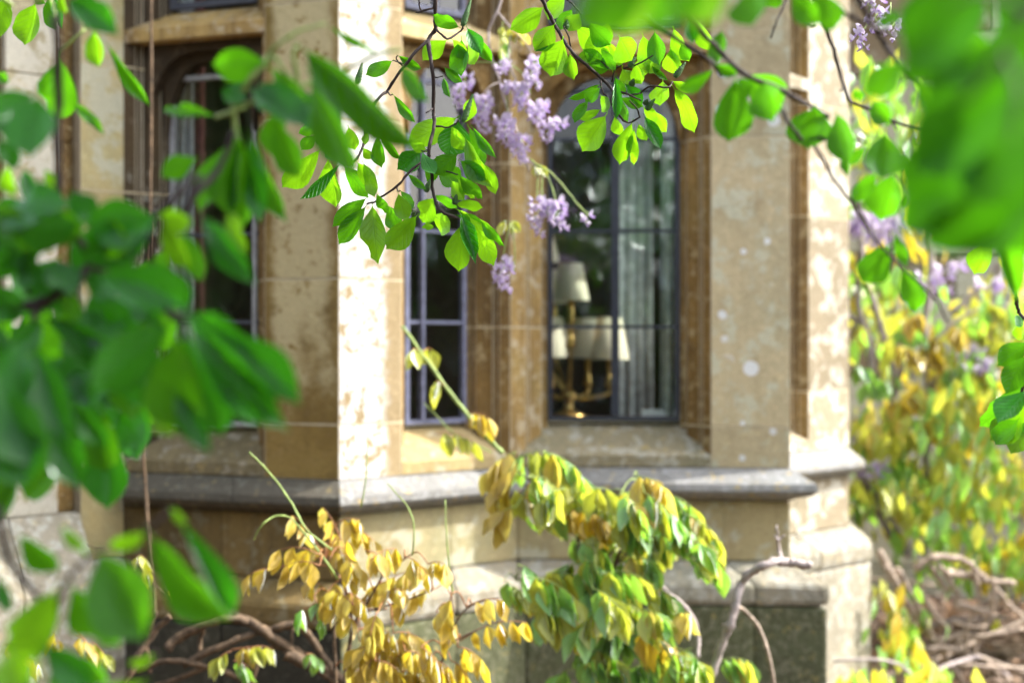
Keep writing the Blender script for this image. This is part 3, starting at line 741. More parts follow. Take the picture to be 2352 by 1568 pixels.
stems(Eb, '''4 3.13 2.04 400 -170 510 130 580 290 640 500 700 680 820 740 980 820 1200 890 1340 945;4 2.31 1.09 700 680 706 705 710 735;4 1.36 0.95 650 610 642 622;4 1.50 1.09 990 830 1010 860 1020 885;4 2.04 1.50 370 20 355 90 385 150 440 182 472 182;4 1.63 1.22 280 -20 245 60 195 170 165 262''', 1.95, m_bark)
leaves(Eb, '''4 470 -60 595 195 200 m 1.5;
4 300 -40 480 152 160 m 1.5;
4 10 -90 45 160 240 m 1.45;
4 200 -90 130 40 160 m;
4 860 690 965 840 130 m 1.7''', 1.9)
Gb = branch('magnolia_branch', 4, 760, 0, 1.6, 'green-brown branch running behind the big blurred leaves at upper right')
stems(Gb, '''4 3.60 3.20 700 -120 770 10 860 160 950 310 1020 410 1130 540 1290 690 1340 800 1420 880;4 2.88 2.40 640 60 690 100 860 190 1040 240;4 2.40 1.60 820 -60 850 30 860 120;4 2.72 2.40 1420 350 1530 470 1620 600 1680 700''', 1.6, m_bark)
leaves(Gb, '''4 1080 420 815 640 210 m 1.25;4 1000 60 960 190 110 m;4 1150 560 1290 760 150 m 1.3;4 1420 220 1620 420 210 m 1.3;4 1880 310 1600 420 220 m 1.3;4 1340 950 1210 1110 120 d 1.5''', 1.45)
# ---------------- big out-of-focus leaves close to the lens, upper right
Hb = branch('magnolia_branch', 4, 1700, -200, .8, 'huge blurred green magnolia leaves filling the upper right corner')
stems(Hb, '4 3 2 2300 -300 1950 100 1700 400 1480 700;4 2.4 1.6 1750 350 1850 650 1800 1000;4 2.4 1.6 1950 100 1600 -60 1350 60', .74, m_bark)
leaves(Hb, '''4 1700 -120 1120 420 457 h 0.92;
4 1480 60 1130 560 369 h 0.98;
4 2080 60 1500 800 492 h 0.90;
4 1900 520 1180 1150 492 h 0.88;
4 1700 760 1120 1420 457 h 0.92;
4 2050 700 1600 1400 475 h 0.90;
4 1850 1150 1230 1640 404 h 0.94;
4 2150 1080 1700 1720 413 h 0.98;
4 1350 -160 1080 260 316 h 1.00;
4 1880 300 1300 900 404 h 0.96;
4 2200 -200 1700 360 422 h 1.00;
4 1640 1200 1080 1560 352 h 0.94;
4 2000 1300 1560 1720 352 h 0.96;
4 1500 850 1130 1240 290 h 1.00;
4 2150 420 1760 1000 369 h 1.02''', .74)
Ib = branch('magnolia_branch', 3, 1000, -200, .85, 'blurred bright green leaves along the top edge above the wide window')
stems(Ib, '3 2.6 1.6 1700 -330 1400 -160 1050 -120 700 -60', .85, m_bark)
leaves(Ib, '3 1050 -130 480 110 330 m .85;3 1000 -180 720 210 320 b .9;3 1260 -200 1000 160 290 m .85;3 1500 -190 1240 150 280 b .88;3 900 -170 560 190 260 m .95;3 1380 -150 1130 60 230 m .8', .85)
Jb = branch('magnolia_branch', 8, 1840, 560, 2.3, 'sharp green leaf sprig at the right edge in front of the bright wisteria')
stems(Jb, '8 3.6 2.6 1800 440 1840 560 1850 630 1870 690 1930 740;8 3.4 2.4 1990 760 1940 1000 1900 1160 1850 1300;8 2.6 2 1930 900 1890 890', 2.3, m_bark)
leaves(Jb, '''8 1935 880 1722 1022 150 m;8 1940 960 1760 1200 150 m;8 1930 1160 1620 1450 190 m;8 1925 1200 1740 1420 150 d;8 1860 1400 1725 1575 130 m;8 1900 1380 1690 1540 190 b;8 1960 1250 1880 1500 150 b;8 1880 745 1862 860 60 b;8 1960 1380 1830 1640 140 b;8 1905 700 1830 760 70 d;8 1680 200 1560 400 150 b;8 1700 -60 1840 560 140 m 1.7;8 1870 60 1790 420 120 m 1.8''', 2.3)
# ---------------- left side: the shaded near mass
K = branch('magnolia_branch', 5, 640, 350, 1.38, 'dense shaded magnolia bough with glossy dark leaves at left')
stems(K, '''5 7 5 -160 560 60 620 260 620 450 520 620 360 720 260;5 5 4 620 360 900 500 1100 640 1240 720 1420 760;5 4 3 1040 0 1030 200 1035 400 1000 480;5 4 3 0 60 60 200 120 330 200 560;1 4.5 4 380 100 398 400 400 800 405 1350;5 4 3 260 620 220 760 200 860;
1 4 3 1040 1500 1200 1350 1330 1200;1 4 3 1200 1560 1340 1330 1500 1150 1600 900;1 4.5 3 1190 1600 1280 1420 1370 1200;5 4 3 620 360 560 200 440 80''', 1.38, m_bark)
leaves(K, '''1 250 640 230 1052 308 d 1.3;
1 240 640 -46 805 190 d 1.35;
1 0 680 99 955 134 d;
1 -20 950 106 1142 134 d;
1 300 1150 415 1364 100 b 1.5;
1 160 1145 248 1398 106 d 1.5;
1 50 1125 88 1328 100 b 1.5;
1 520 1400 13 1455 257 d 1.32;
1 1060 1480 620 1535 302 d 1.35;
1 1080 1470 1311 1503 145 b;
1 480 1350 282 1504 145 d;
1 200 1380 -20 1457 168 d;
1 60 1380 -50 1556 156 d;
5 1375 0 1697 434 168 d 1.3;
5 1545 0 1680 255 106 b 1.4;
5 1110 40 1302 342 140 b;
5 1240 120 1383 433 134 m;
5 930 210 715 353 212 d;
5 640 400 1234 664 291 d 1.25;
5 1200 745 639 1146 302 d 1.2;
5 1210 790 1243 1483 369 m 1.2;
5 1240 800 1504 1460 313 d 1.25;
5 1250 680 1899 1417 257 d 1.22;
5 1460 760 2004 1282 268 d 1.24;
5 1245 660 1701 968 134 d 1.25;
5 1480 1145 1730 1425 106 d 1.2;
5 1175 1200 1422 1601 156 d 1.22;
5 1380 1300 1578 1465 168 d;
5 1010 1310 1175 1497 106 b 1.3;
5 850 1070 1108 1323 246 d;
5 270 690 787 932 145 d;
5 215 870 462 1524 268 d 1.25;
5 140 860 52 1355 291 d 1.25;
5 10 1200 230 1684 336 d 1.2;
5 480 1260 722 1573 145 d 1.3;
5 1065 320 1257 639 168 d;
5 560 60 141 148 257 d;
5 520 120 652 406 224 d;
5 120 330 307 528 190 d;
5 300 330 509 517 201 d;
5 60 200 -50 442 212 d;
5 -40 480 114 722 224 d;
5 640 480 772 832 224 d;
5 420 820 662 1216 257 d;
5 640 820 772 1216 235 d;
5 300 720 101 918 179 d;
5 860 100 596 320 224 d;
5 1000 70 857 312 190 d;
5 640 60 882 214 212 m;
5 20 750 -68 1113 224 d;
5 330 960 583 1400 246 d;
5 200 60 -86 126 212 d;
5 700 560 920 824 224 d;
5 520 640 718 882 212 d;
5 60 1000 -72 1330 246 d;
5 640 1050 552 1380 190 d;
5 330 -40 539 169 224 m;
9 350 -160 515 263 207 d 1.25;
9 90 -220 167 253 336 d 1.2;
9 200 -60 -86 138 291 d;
9 120 150 9 502 156 m 1.5;
5 880 700 704 1030 224 d;
5 1000 720 890 1171 212 d;
5 440 360 286 668 190 d;
5 350 60 130 330 200 m;
5 760 60 560 250 180 d;
5 80 250 260 420 170 d;
5 500 480 330 640 190 d;
5 160 560 20 700 170 m;
5 560 960 400 1240 210 d;
5 760 1020 900 1260 200 d;
5 20 1000 160 1260 210 d;
5 960 860 1060 1180 200 d;
5 880 560 1080 760 170 d;
5 560 420 800 560 180 d;
5 240 980 120 1220 180 d;
5 400 560 560 720 160 m;
5 -40 180 140 320 190 d;
5 820 780 1010 960 180 d;
1 480 1300 620 1500 190 d;
1 -60 1420 170 1560 190 m;
1 300 1420 150 1600 170 d;
1 860 1450 1040 1600 160 d;
5 180 1100 330 1400 200 d;
5 420 1100 560 1400 200 m''', 1.38)
rk = random.Random(31)
for k in range(44):
    u0, v0, dd = rk.uniform(-60, 420), rk.uniform(560, 1000), rk.uniform(1.5, 1.85)
    if u0 > 300 and v0 > 840: u0 -= 180
    an = math.radians(rk.uniform(40, 150)); LL = rk.uniform(110, 170)
    leaf(K, P(u0, v0, dd), P(u0 + math.cos(an) * LL, v0 + math.sin(an) * LL, dd), LL * .55 / FPX * dd, rk.choice('ddm'), rk)
Lb = branch('magnolia_branch', 2, 100, 700, 1.5, 'blurred magnolia leaves hanging across the shaded window and brown pier face')
stems(Lb, '''1 3.6 2.6 1840 380 1700 560 1600 740 1610 900 1615 1060;2 3 2 -60 720 180 680 400 600 600 540 800 440 950 370 1100 340;2 2.4 1.6 180 480 230 330 400 220 580 165;1 2.6 2 1480 800 1580 770 1680 730;2 3 2 400 600 360 380 400 310;1 3 2 1840 380 1900 420 2020 600''', 1.5, m_shoot)
leaves(Lb, '''2 390 305 1200 960 235 m 1.42;2 470 500 780 1140 200 m 1.45;2 380 560 520 900 170 d;2 200 455 440 690 100 m;1 1830 430 1490 430 225 m;2 60 590 420 850 220 d;1 1490 800 1118 738 88 m;1 1360 1080 1110 1180 140 m;1 1630 900 1560 1440 200 m;1 1600 940 1400 1420 150 m;1 1640 910 1680 1500 190 m;
1 1700 920 1790 1490 150 d;1 1720 930 1935 1475 130 m;2 230 820 400 1180 190 m;2 300 700 230 1060 160 m;2 1095 440 1295 680 115 m 1.62;2 590 165 915 362 48 m 1.6;2 690 920 790 1140 90 m;2 40 560 -90 700 140 d;2 400 650 660 900 150 d;2 560 600 640 800 120 m;1 1560 1440 1650 1600 110 b;1 1760 560 1990 760 170 d''', 1.5)
Mb = branch('magnolia_branch', 1, 330, 0, 2.0, 'magnolia leaves hanging before the lichened stone wing, upper left')
stems(Mb, '''1 3.4 2.6 560 -120 480 -60 330 -20 240 20 ;1 2.4 1.6 400 370 470 300 580 200;1 3 2 700 -100 620 0 590 190;1 3 2 -20 -60 40 0 90 40;1 2 1.4 330 -20 370 60 378 130''', 1.8, m_shoot)
leaves(Mb, '''1 240 15 192 290 158 b 2.4;1 325 -20 382 192 92 m 2.4;1 372 -30 415 172 62 d 2.4;1 55 -60 -10 235 110 b 2.3;1 450 -20 795 250 185 d 1.45;1 640 200 682 438 115 b;1 720 290 1015 688 76 m;1 420 375 385 812 240 m;1 495 700 685 885 72 m;1 230 -40 300 20 60 m 2.4;1 420 -60 445 90 50 b;1 -20 500 60 560 70 m;1 380 480 300 650 90 m;1 520 -60 640 120 150 d 1.45''', 1.75)
N_ = branch('magnolia_branch', 9, 60, 760, 1.25, 'low magnolia sprig with broad glossy leaves, bottom left corner')
stems(N_, '9 3.6 2.6 -20 420 10 560 60 760 200 950 370 1120;9 2.4 1.8 370 1120 420 930 560 760 690 690;9 2.2 1.6 690 690 640 720;9 2.4 1.6 370 1120 320 1300 240 1420;9 2.4 2 950 560 1000 540 1110 430;9 2.2 1.6 700 1490 860 1410 1020 1370', 1.25, m_bark)
leaves(N_, '''9 110 590 365 815 150 m;9 390 525 560 725 72 b;9 690 690 935 575 105 b;9 640 700 930 1230 395 m 1.2;9 460 915 745 1325 265 m 1.25;9 380 930 70 1400 290 b 1.2;9 970 580 1460 1130 250 m 1.22;9 1170 490 1475 1090 150 d 1.2;9 1110 425 1225 505 60 b;9 270 1320 590 1570 210 d;9 1025 1365 860 1420 60 b;9 990 1540 640 1590 90 b;
9 40 1330 120 1620 300 b .85;9 -20 860 70 1090 90 d;9 540 1380 700 1570 120 m;9 180 1450 60 1640 200 d 1.1;9 330 1440 480 1640 150 m''', 1.25)
# ------------------------------------------------------------------ wisteria: compound leaves with hanging leaflets
r4 = random.Random(21)
def nearest(pp, q): return min(pp, key=lambda s: (s - q).length)
def compound(parent, a, b, tone, size, count, r, sink=.03, mixw=None, stalk=None, away=0):
    """rachis from a to b, sagging; leaflets hang from it in pairs"""
    k = 7; pts = []
    sag = (b - a).length * .12
    for i in range(k):
        t = i / (k - 1); q = a.lerp(b, t); q.z += sag * math.sin(math.pi * t); pts.append(q)
    V, F = tube_data(pts, [.0016 - .0008 * i / (k - 1) for i in range(k)], 5)
    part = solid('compound_leaf', V, F, stalk or m_redstem, parent, smooth=True)
    ax = (b - a).normalized(); sidev = ax.cross(Vector((0, 0, 1)))
    if sidev.length < .1: sidev = Vector((1, 0, 0))
    sidev.normalize()
    half = (count - 1) / 2
    for j in range(count):
        term = j == count - 1
        t = 1.0 if term else .12 + .84 * (j // 2 + .5) / max(1, half)
        t = min(1, t); sgn = 1 if j % 2 else -1
        f = t * (k - 1); i0 = min(int(f), k - 2); q = pts[i0].lerp(pts[i0 + 1], f - i0)
        s = size * r.uniform(.75, 1.15) * (1.05 - .25 * abs(t - .5))
        dv = Vector((0, 0, -1)) + sidev * (0 if term else sgn * r.uniform(.15, .55)) + ax * r.uniform(.05, .45) + Vector((r.uniform(-.2, .2), r.uniform(-.25, .25), 0))
        dv.normalize()
        n = Vector((r.choice((-1, 1, -1)) * r.uniform(.35, 1.5), -1, r.uniform(-.6, .4)))
        tn = tone if not mixw else r.choices(list(mixw), list(mixw.values()))[0]
        put('leaflet', r.choice(LT[tn]), part, M=frame_matrix(q, dv * s, n, s * r.uniform(.44, .58)))
    return part
def vine(label, rg, x, y, d, group=None, cat='climbing plant', name='wisteria_vine'):
    return thing(name, Q(rg, x, y, d), label, cat, group)
def link_leaf(parent, pp, a, m, r=.0022):
    s = nearest(pp, a)
    if (s - a).length > .01:
        mid = s.lerp(a, .5) + Vector((0, 0, .02))
        tube('leaf_stalk', [s, mid, a], r, .0014, m, parent, n=5, sub=3, wob=0)
def arcs(parent, pp, txt, d, dj, tone, size, mixw, r=r4, stalk=None, link=True):
    for ln in txt.strip().split(';'):
        f = ln.split()
        if not f: continue
        rg = int(f[0]); c = [float(q) for q in f[1:5]]; cnt = int(f[5])
        dd = d + r.uniform(-dj, dj)
        mw = mixw
        if len(f) > 6: mw = {f[6]: 1}
        a, b = Q(rg, c[0], c[1], dd), Q(rg, c[2], c[3], dd + r.uniform(-.06, .06))
        compound(parent, a, b, tone, size, cnt, r, mixw=mw, stalk=stalk)
        if link: link_leaf(parent, pp, a, stalk or m_redstem)
def inpoly(x, y, pg):
    c = False
    for i in range(len(pg)):
        (x0, y0), (x1, y1) = pg[i - 1], pg[i]
        if (y0 > y) != (y1 > y) and x < (x1 - x0) * (y - y0) / (y1 - y0) + x0: c = not c
    return c
# ---- floret and raceme
def floret_mesh():
    V, F, fm = [], [], []
    for k in range(9):                                   # banner: a reflexed fan
        an = math.pi * (-.15 + 1.3 * k / 8); V.append((math.cos(an) * .5, .22 + .1 * abs(math.cos(an)), math.sin(an) * .55 + .1))
    V.append((0, .0, .0)); c = 9
    for k in range(8): F.append((k, k + 1, c)); fm.append(0)
    o = len(V)                                           # keel: a blunt boat
    for t, wd, dz in ((0, .05, 0), (.35, .17, -.12), (.7, .19, -.2), (1, .03, -.12)):
        V += [(-wd, t * .8, dz + .06), (0, t * .85, dz - .14), (wd, t * .8, dz + .06)]
    for i in range(3):
        for k in range(2): F.append((o + i * 3 + k, o + i * 3 + k + 1, o + i * 3 + 4 + k, o + i * 3 + 3 + k)); fm.append(1)
    me = mesh('wisteria_floret', V, F, [m_pet1, m_pet2], fm, smooth=True, uv=[(.5 + v[0] * .4, v[2]) for v in V])
    return me
FLORET = floret_mesh()
def raceme(parent, top, tip, nf, rad, size, r=r4, bare=0.0):
    pts = [top.lerp(tip, i / 6) + Vector((.008 * math.sin(i * 1.3), .004 * math.cos(i), 0)) for i in range(7)]
    V, F = tube_data(pts, [.0022 - .0012 * i / 6 for i in range(7)], 5)
    part = solid('raceme', V, F, m_shoot, parent, smooth=True)
    for j in range(nf):
        t = bare + (1 - bare) * (j + .5) / nf
        f = t * 6; i0 = min(int(f), 5); q = pts[i0].lerp(pts[i0 + 1], f - i0)
        an = j * 2.4 + r.uniform(-.4, .4); rr = rad * (1 - .6 * ((t - bare) / (1 - bare)) ** 1.5) * r.uniform(.6, 1)
        o = Vector((math.cos(an), math.sin(an), r.uniform(-.4, .15)))
        s = size * (1.1 - .45 * t) * r.uniform(.8, 1.15)
        dv = (o + Vector((0, -.3, -.45))).normalized()
        put('floret', FLORET, part, M=frame_matrix(q + o * rr, dv * s, Vector((0, 0, 1)) + o * .6, s))
    return part
# ---------------- copper young wisteria in front of the corner pier's base
W1 = vine('young wisteria with copper orange drooping leaflets before the corner base', 10, 700, 1560, 3.55)
pp = stems(W1, '''10 6 4 690 1640 690 1480 740 1200 790 1120 840 1090 960 1080; 10 5 3.6 630 1620 620 1400 612 1140 590 1000;10 4 2.4 740 1200 700 1000 640 870 560 760;10 3.2 2 790 1120 900 920 960 840 1100 740;10 3 2 840 1090 1040 1040 1260 960;
10 3.4 2 1240 1640 1330 1400 1390 1200 1385 1000;10 3 2 1390 1300 1440 1270 1640 1180 1740 1150;10 2.6 1.6 1390 1200 1480 1080 1620 1020 1700 1010;10 3 2 760 1640 900 1450 1000 1330 1150 1260''', 3.55, m_vdark)
stems(W1, '''10 3 1.8 640 890 560 770 430 600 340 500 300 478;10 1.8 3 92 632 108 590 150 530 220 480 300 478;10 2.6 1.4 1390 990 1365 800 1350 600 1340 370;10 2.4 1.4 1125 730 1135 640 1130 500 1090 410 1030 340 965 268;10 2 1.2 790 420 820 250 835 0;10 3.2 2.4 600 700 430 560 340 400 260 280 150 150 60 60''', 3.5, m_shoot)
arcs(W1, pp, '''10 520 730 250 700 6;10 520 800 300 800 6;10 240 830 60 860 4;10 560 770 340 470 8;10 680 690 540 420 7;10 700 560 880 640 7;10 600 700 760 800 8;10 860 760 1020 690 6;10 1080 740 1230 860 6;10 1230 790 1340 790 6;10 1280 950 1020 1060 7;10 1240 850 960 900 7;
10 1380 980 1350 1260 8;10 1480 1070 1720 1030 7;10 1440 1290 1870 1170 10;10 1420 1330 1590 1430 7;10 770 1190 620 1080 7;10 780 1220 1000 1250 9;10 900 1100 850 1260 7;10 1000 1240 1210 1300 8;10 640 900 540 1040 7;10 740 1060 620 960 7;10 800 900 700 760 7;
10 960 900 840 980 7;10 1000 1350 820 1450 8;10 1120 1280 1000 1450 8;10 1180 1330 1320 1480 8;10 860 1330 720 1400 7;10 960 1480 1180 1540 9;10 1380 1420 1480 1520 6;10 560 660 700 640 6;10 640 520 780 500 6;10 420 900 560 960 5;10 480 1000 540 1150 4 g;10 940 990 1060 960 5;10 440 1080 380 1120 3 g;10 900 1250 1060 1330 8;10 1080 1360 1230 1420 8;10 780 1290 930 1380 8;10 880 1420 1040 1490 9;10 1240 1420 1380 1480 7;10 700 1480 860 1540 8;10 1060 1490 1260 1550 9;10 1280 1100 1360 1200 6;10 820 700 960 780 7;10 680 980 820 1060 7''', 3.52, .12, 'c', .062, {'c': .62, 'o': .38})
# ---------------- lime and yellow wisteria spilling over the string course
W2 = vine('lime and yellow wisteria spilling over the string course below the wide window', 11, 500, 1500, 4.05)
pp = stems(W2, '''11 7 4 480 1650 520 1300 560 1000 480 700 420 420 260 120;11 6 3 560 1000 700 800 800 520 860 240;11 5 3 700 800 900 600 1060 380;11 5 3 520 1300 350 1120 220 900 60 890;11 5 3 540 1200 760 960 900 880;11 5 3 500 1500 760 1380 960 1370;11 4 2 420 420 200 280 40 160;11 5 3 1300 1640 1350 1450 1420 1420''', 4.1, m_vdark)
arcs(W2, pp, '''11 90 90 330 80 9;11 240 70 480 190 10;11 60 60 -120 190 8 c;11 40 160 -60 330 7 c;11 140 230 300 260 8;11 160 260 330 430 9;11 380 140 545 300 9;11 500 270 620 360 6;11 830 220 1040 300 11 c;11 740 340 870 440 8;11 1050 340 1240 450 10;11 1150 460 1400 640 11;11 330 430 600 510 10 o;11 560 300 720 350 7;11 680 500 880 580 10;11 1080 550 1300 650 10;11 1220 640 1410 820 10;11 920 490 1050 680 9;11 450 660 630 710 9;11 640 600 500 640 7;11 960 640 880 760 7 g;11 380 300 230 380 8;11 60 420 -60 480 6 c;11 180 150 380 300 9;11 280 120 200 260 7 c;11 620 330 760 420 8;11 480 430 640 520 8 o;11 900 330 1020 430 9;11 1000 420 1160 560 9 g;11 20 300 160 420 7;11 760 420 900 540 8 g;11 820 560 980 660 8''', 4.0, .14, 'l', .096, {'l': .66, 'c': .07, 'g': .27}, stalk=m_shoot)
W2b = vine('green and lime wisteria leaves massed low before the mossy plinth', 11, 560, 1500, 3.95)
arcs(W2b, pp, '''11 770 740 960 790 10;11 600 860 900 890 11;11 120 880 440 1010 11;11 190 1070 340 1130 8;11 340 1100 470 1170 7 c;11 560 950 750 1100 10;11 940 950 1080 1010 7;11 870 1090 1030 1150 9;11 580 1180 790 1260 10 g;11 830 1260 1050 1280 8 o;11 890 1380 1240 1440 12;11 1000 1460 1290 1510 10;11 680 1470 960 1510 10 g;11 480 1420 650 1460 8;11 1370 1430 1600 1430 9;11 -20 900 90 980 7;11 1100 1130 1200 1110 5 c;11 440 820 560 900 7 g;11 640 1320 480 1340 7 g;11 1200 1380 1290 1480 6;11 80 800 180 860 5 g;11 820 1150 920 1240 6 g;11 480 760 660 860 9;11 680 900 560 1010 8 g;11 700 1040 880 1110 9;11 380 1000 260 1100 8 g;11 620 1100 480 1210 8;11 760 1200 640 1300 9 g;11 960 1290 1120 1370 9;11 560 1360 720 1420 8;11 900 1440 800 1530 9 g;11 1060 1370 1200 1440 8;11 420 1480 300 1560 6 g;11 640 1520 800 1568 8 g;11 1120 1500 1280 1560 8''', 3.95, .14, 'l', .1, {'l': .5, 'c': .06, 'g': .44}, stalk=m_shoot)
W2c = vine('inner lime green wisteria growth behind the spilling leaves under the wide window', 11, 520, 1520, 4.2)
rw = random.Random(61)
PW = [(60, 110), (300, 130), (520, 320), (860, 320), (1130, 420), (1240, 560), (1000, 720), (900, 900), (1000, 1180), (1150, 1420), (1150, 1560), (480, 1560), (420, 1250), (180, 1150), (60, 960), (330, 860), (360, 640), (120, 420), (0, 320)]
pw = stems(W2c, '11 5 3 520 1650 560 1200 620 800 520 420 300 260;11 4 2.4 620 800 820 560 1000 480', 4.2, m_vdark)
k = 0
while k < 33:
    x0, y0 = rw.uniform(0, 1250), rw.uniform(110, 1560)
    if not inpoly(x0, y0, PW): continue
    an = rw.uniform(-.2, .7); sg = rw.choice((-1, 1, 1)); LL = rw.uniform(140, 210); dd = rw.uniform(4.08, 4.26); k += 1
    a = Q(11, x0 - sg * LL * .5 * math.cos(an), y0 - LL * .5 * math.sin(an) - 40, dd); b = Q(11, x0 + sg * LL * .5 * math.cos(an), y0 + LL * .5 * math.sin(an) - 40, dd + .03)
    compound(W2c, a, b, 'l', .09, 9, rw, mixw={'l': .62, 'g': .34, 'o': .04}, stalk=m_shoot)
# ---------------- long green shoot leaning across the narrow window
W3 = vine('single green wisteria shoot leaning across the narrow window to the sill', 6, 1600, 1400, 4.3, name='wisteria_shoot')
pp = stems(W3, '''6 8 5 1800 1640 1700 1540 1620 1450 1550 1370 1410 1190 1250 970 1110 770;10 3 1.8 1640 60 1560 20 1400 -60 1300 -160 1200 -260''', 4.3, m_shoot)
arcs(W3, pp, '6 1560 1370 1700 1400 8 o;6 1400 1180 1340 1150 3;6 1250 950 1310 930 2 l;6 1220 930 1170 940 2 l;6 1330 1510 1600 1560 7', 4.28, .03, 'l', .075, {'l': 1}, link=False)
# ---------------- flowering wisteria hanging beside the mullion
W4 = vine('flowering wisteria strand with lilac racemes hanging beside the window mullion', 2, 1800, 0, 3.85)
pp = stems(W4, '''2 4 2.6 1830 -150 1760 80 1700 220 1720 400 1780 560 1810 700 1880 860 1930 980 1960 1100 1980 1180;2 2.6 1.6 1700 220 1690 330 1580 430 1510 520 ;2 2.4 1.6 1850 240 1840 400 1890 560 1990 690;2 2.4 1.4 1760 80 1850 190 1960 300 2010 420;2 2.2 1.4 1780 560 1700 600 1640 680;2 2.2 1.4 1960 1100 2080 1160''', 3.85, m_vpale)
stems(W4, '3 2.6 2 160 1090 240 1150 300 1180 400 1290 480 1390 540 1455;3 2 1.6 265 1170 310 1280 345 1420;3 2 1.6 240 1170 240 1280 240 1390;3 2 1.6 215 1170 210 1280 205 1360;6 2 1.6 1850 70 1820 180 1800 320;6 2 1.4 1860 80 1880 240 1875 430;2 2 1.6 1560 420 1880 460 1990 640;2 2 1.6 1780 560 1820 640 1830 800', 3.83, m_shoot)
for (rg, x0, y0, x1, y1, nf, rad) in ((2, 1525, 500, 1500, 740, 18, .030), (2, 1650, 650, 1670, 910, 22, .034), (2, 1790, 790, 1850, 1010, 22, .038), (2, 1900, 920, 1930, 1110, 18, .034), (2, 1800, 410, 1790, 500, 8, .02), (2, 1830, 560, 1835, 640, 7, .018), (2, 1915, 590, 1925, 760, 11, .022),
        (3, 165, 390, 195, 600, 15, .028), (3, 100, 570, 100, 710, 11, .022), (3, 200, 680, 235, 860, 20, .042), (3, 350, 800, 265, 950, 15, .034), (3, 205, 1340, 215, 1610, 18, .034), (3, 320, 1370, 385, 1570, 18, .036), (6, 1785, 300, 1805, 530, 20, .036), (3, 540, 1450, 542, 1530, 3, .008), (3, 270, 1370, 300, 1500, 10, .03)):
    raceme(W4, Q(rg, x0, y0, 3.82), Q(rg, x1, y1, 3.80), int(nf * 1.35), rad * .55, .0225)
arcs(W4, pp, '2 1760 200 1900 220 6 l;2 1800 150 1780 330 6 l;2 1860 180 1960 230 6 c;2 1840 260 1800 340 5 g;2 1990 1150 2060 1130 4 l;6 1850 70 1900 60 4 l;6 1850 60 1790 60 3 l', 3.84, .02, 'l', .042, {'l': 1}, stalk=m_shoot, link=False)
W5 = vine('small lilac raceme between the dark branches, top right of the far pier', 4, 800, 0, 2.9, name='wisteria_raceme', cat='flower')
stems(W5, '4 2 1.4 860 -40 850 40 800 150;4 1.6 1 985 20 982 80 985 150;4 1.6 1 860 -20 890 60', 2.9, m_shoot)
for (x0, y0, x1, y1, nf) in ((805, 120, 780, 330, 15), (890, 40, 900, 180, 8), (985, 130, 985, 260, 12), (850, -20, 845, 60, 6)):
    raceme(W5, Q(4, x0, y0, 2.9), Q(4, x1, y1, 2.88), nf, .016, .019)
# ---------------- sunlit old wisteria against the garden wall at right
W6 = vine('old sunlit wisteria with yellow and green leaves and grey trunks at far right', 12, 1100, 1000, 6.6)
pp = stems(W6, '''8 22 14 1250 2200 1230 1600 1240 1200 1220 950 1230 700 1260 300 1240 -300;8 16 11 1010 1250 1010 1100 950 900 880 640 820 470 780 200 760 -200;8 14 9 700 690 780 760 860 860 930 1060;8 18 12 850 1200 840 900 760 600 800 200;8 14 9 1400 680 1560 540 1680 400 1800 200;
8 12 8 900 1560 1040 1200 1240 1240 1300 1100;12 20 14 720 160 830 360 960 640 1080 740;12 16 10 1080 740 900 420 820 300;8 20 14 1500 2100 1520 1500 1600 1100 1700 700 1760 100;8 12 8 1220 950 1400 760 1640 620;8 12 8 1520 1500 1420 1200 1300 1000''', 6.7, m_vpale)
arcs(W6, pp, '''8 1300 820 1220 950 9 o;8 1400 760 1480 840 9 c;8 1250 900 1330 1000 9 o;8 1640 620 1800 700 11 l;8 1700 640 1860 760 11 o;8 1480 780 1700 900 11 l;8 1200 680 1120 740 7 c;8 1040 760 1180 820 9 g;8 1000 900 1180 960 11 c;8 700 1040 900 1120 11 g;8 780 1180 960 1140 9 g;8 930 1330 1100 1270 9 o;
8 1060 1250 1200 1230 9 o;8 1180 1210 1330 1300 10 c;8 1330 1060 1500 1130 11 g;8 1500 960 1680 1030 11 g;8 1650 860 1840 960 11 l;8 1700 1060 1880 1130 11 g;8 960 1440 1130 1530 11 l;8 1150 1420 1350 1480 11 c;8 1380 1300 1540 1380 11 l;8 1560 1220 1740 1290 11 g;8 700 1400 880 1480 11 c''', 6.5, .25, 'l', .105, {'l': .5, 'g': .35, 'c': .15}, stalk=m_vine, link=False)
for (rg, x0, y0, x1, y1) in ((8, 690, 20, 690, 130), (8, 780, -20, 790, 140), (8, 880, 130, 900, 220), (8, 985, 10, 980, 110), (8, 1230, 420, 1225, 520), (8, 1400, 300, 1330, 510), (8, 1640, 460, 1690, 500), (8, 1520, 910, 1530, 980), (8, 1590, 1010, 1600, 1070), (8, 1780, 1060, 1800, 1130), (12, 820, 120, 790, 230)):
    raceme(W6, Q(rg, x0, y0, 6.4), Q(rg, x1, y1, 6.38), 9, .05, .06)
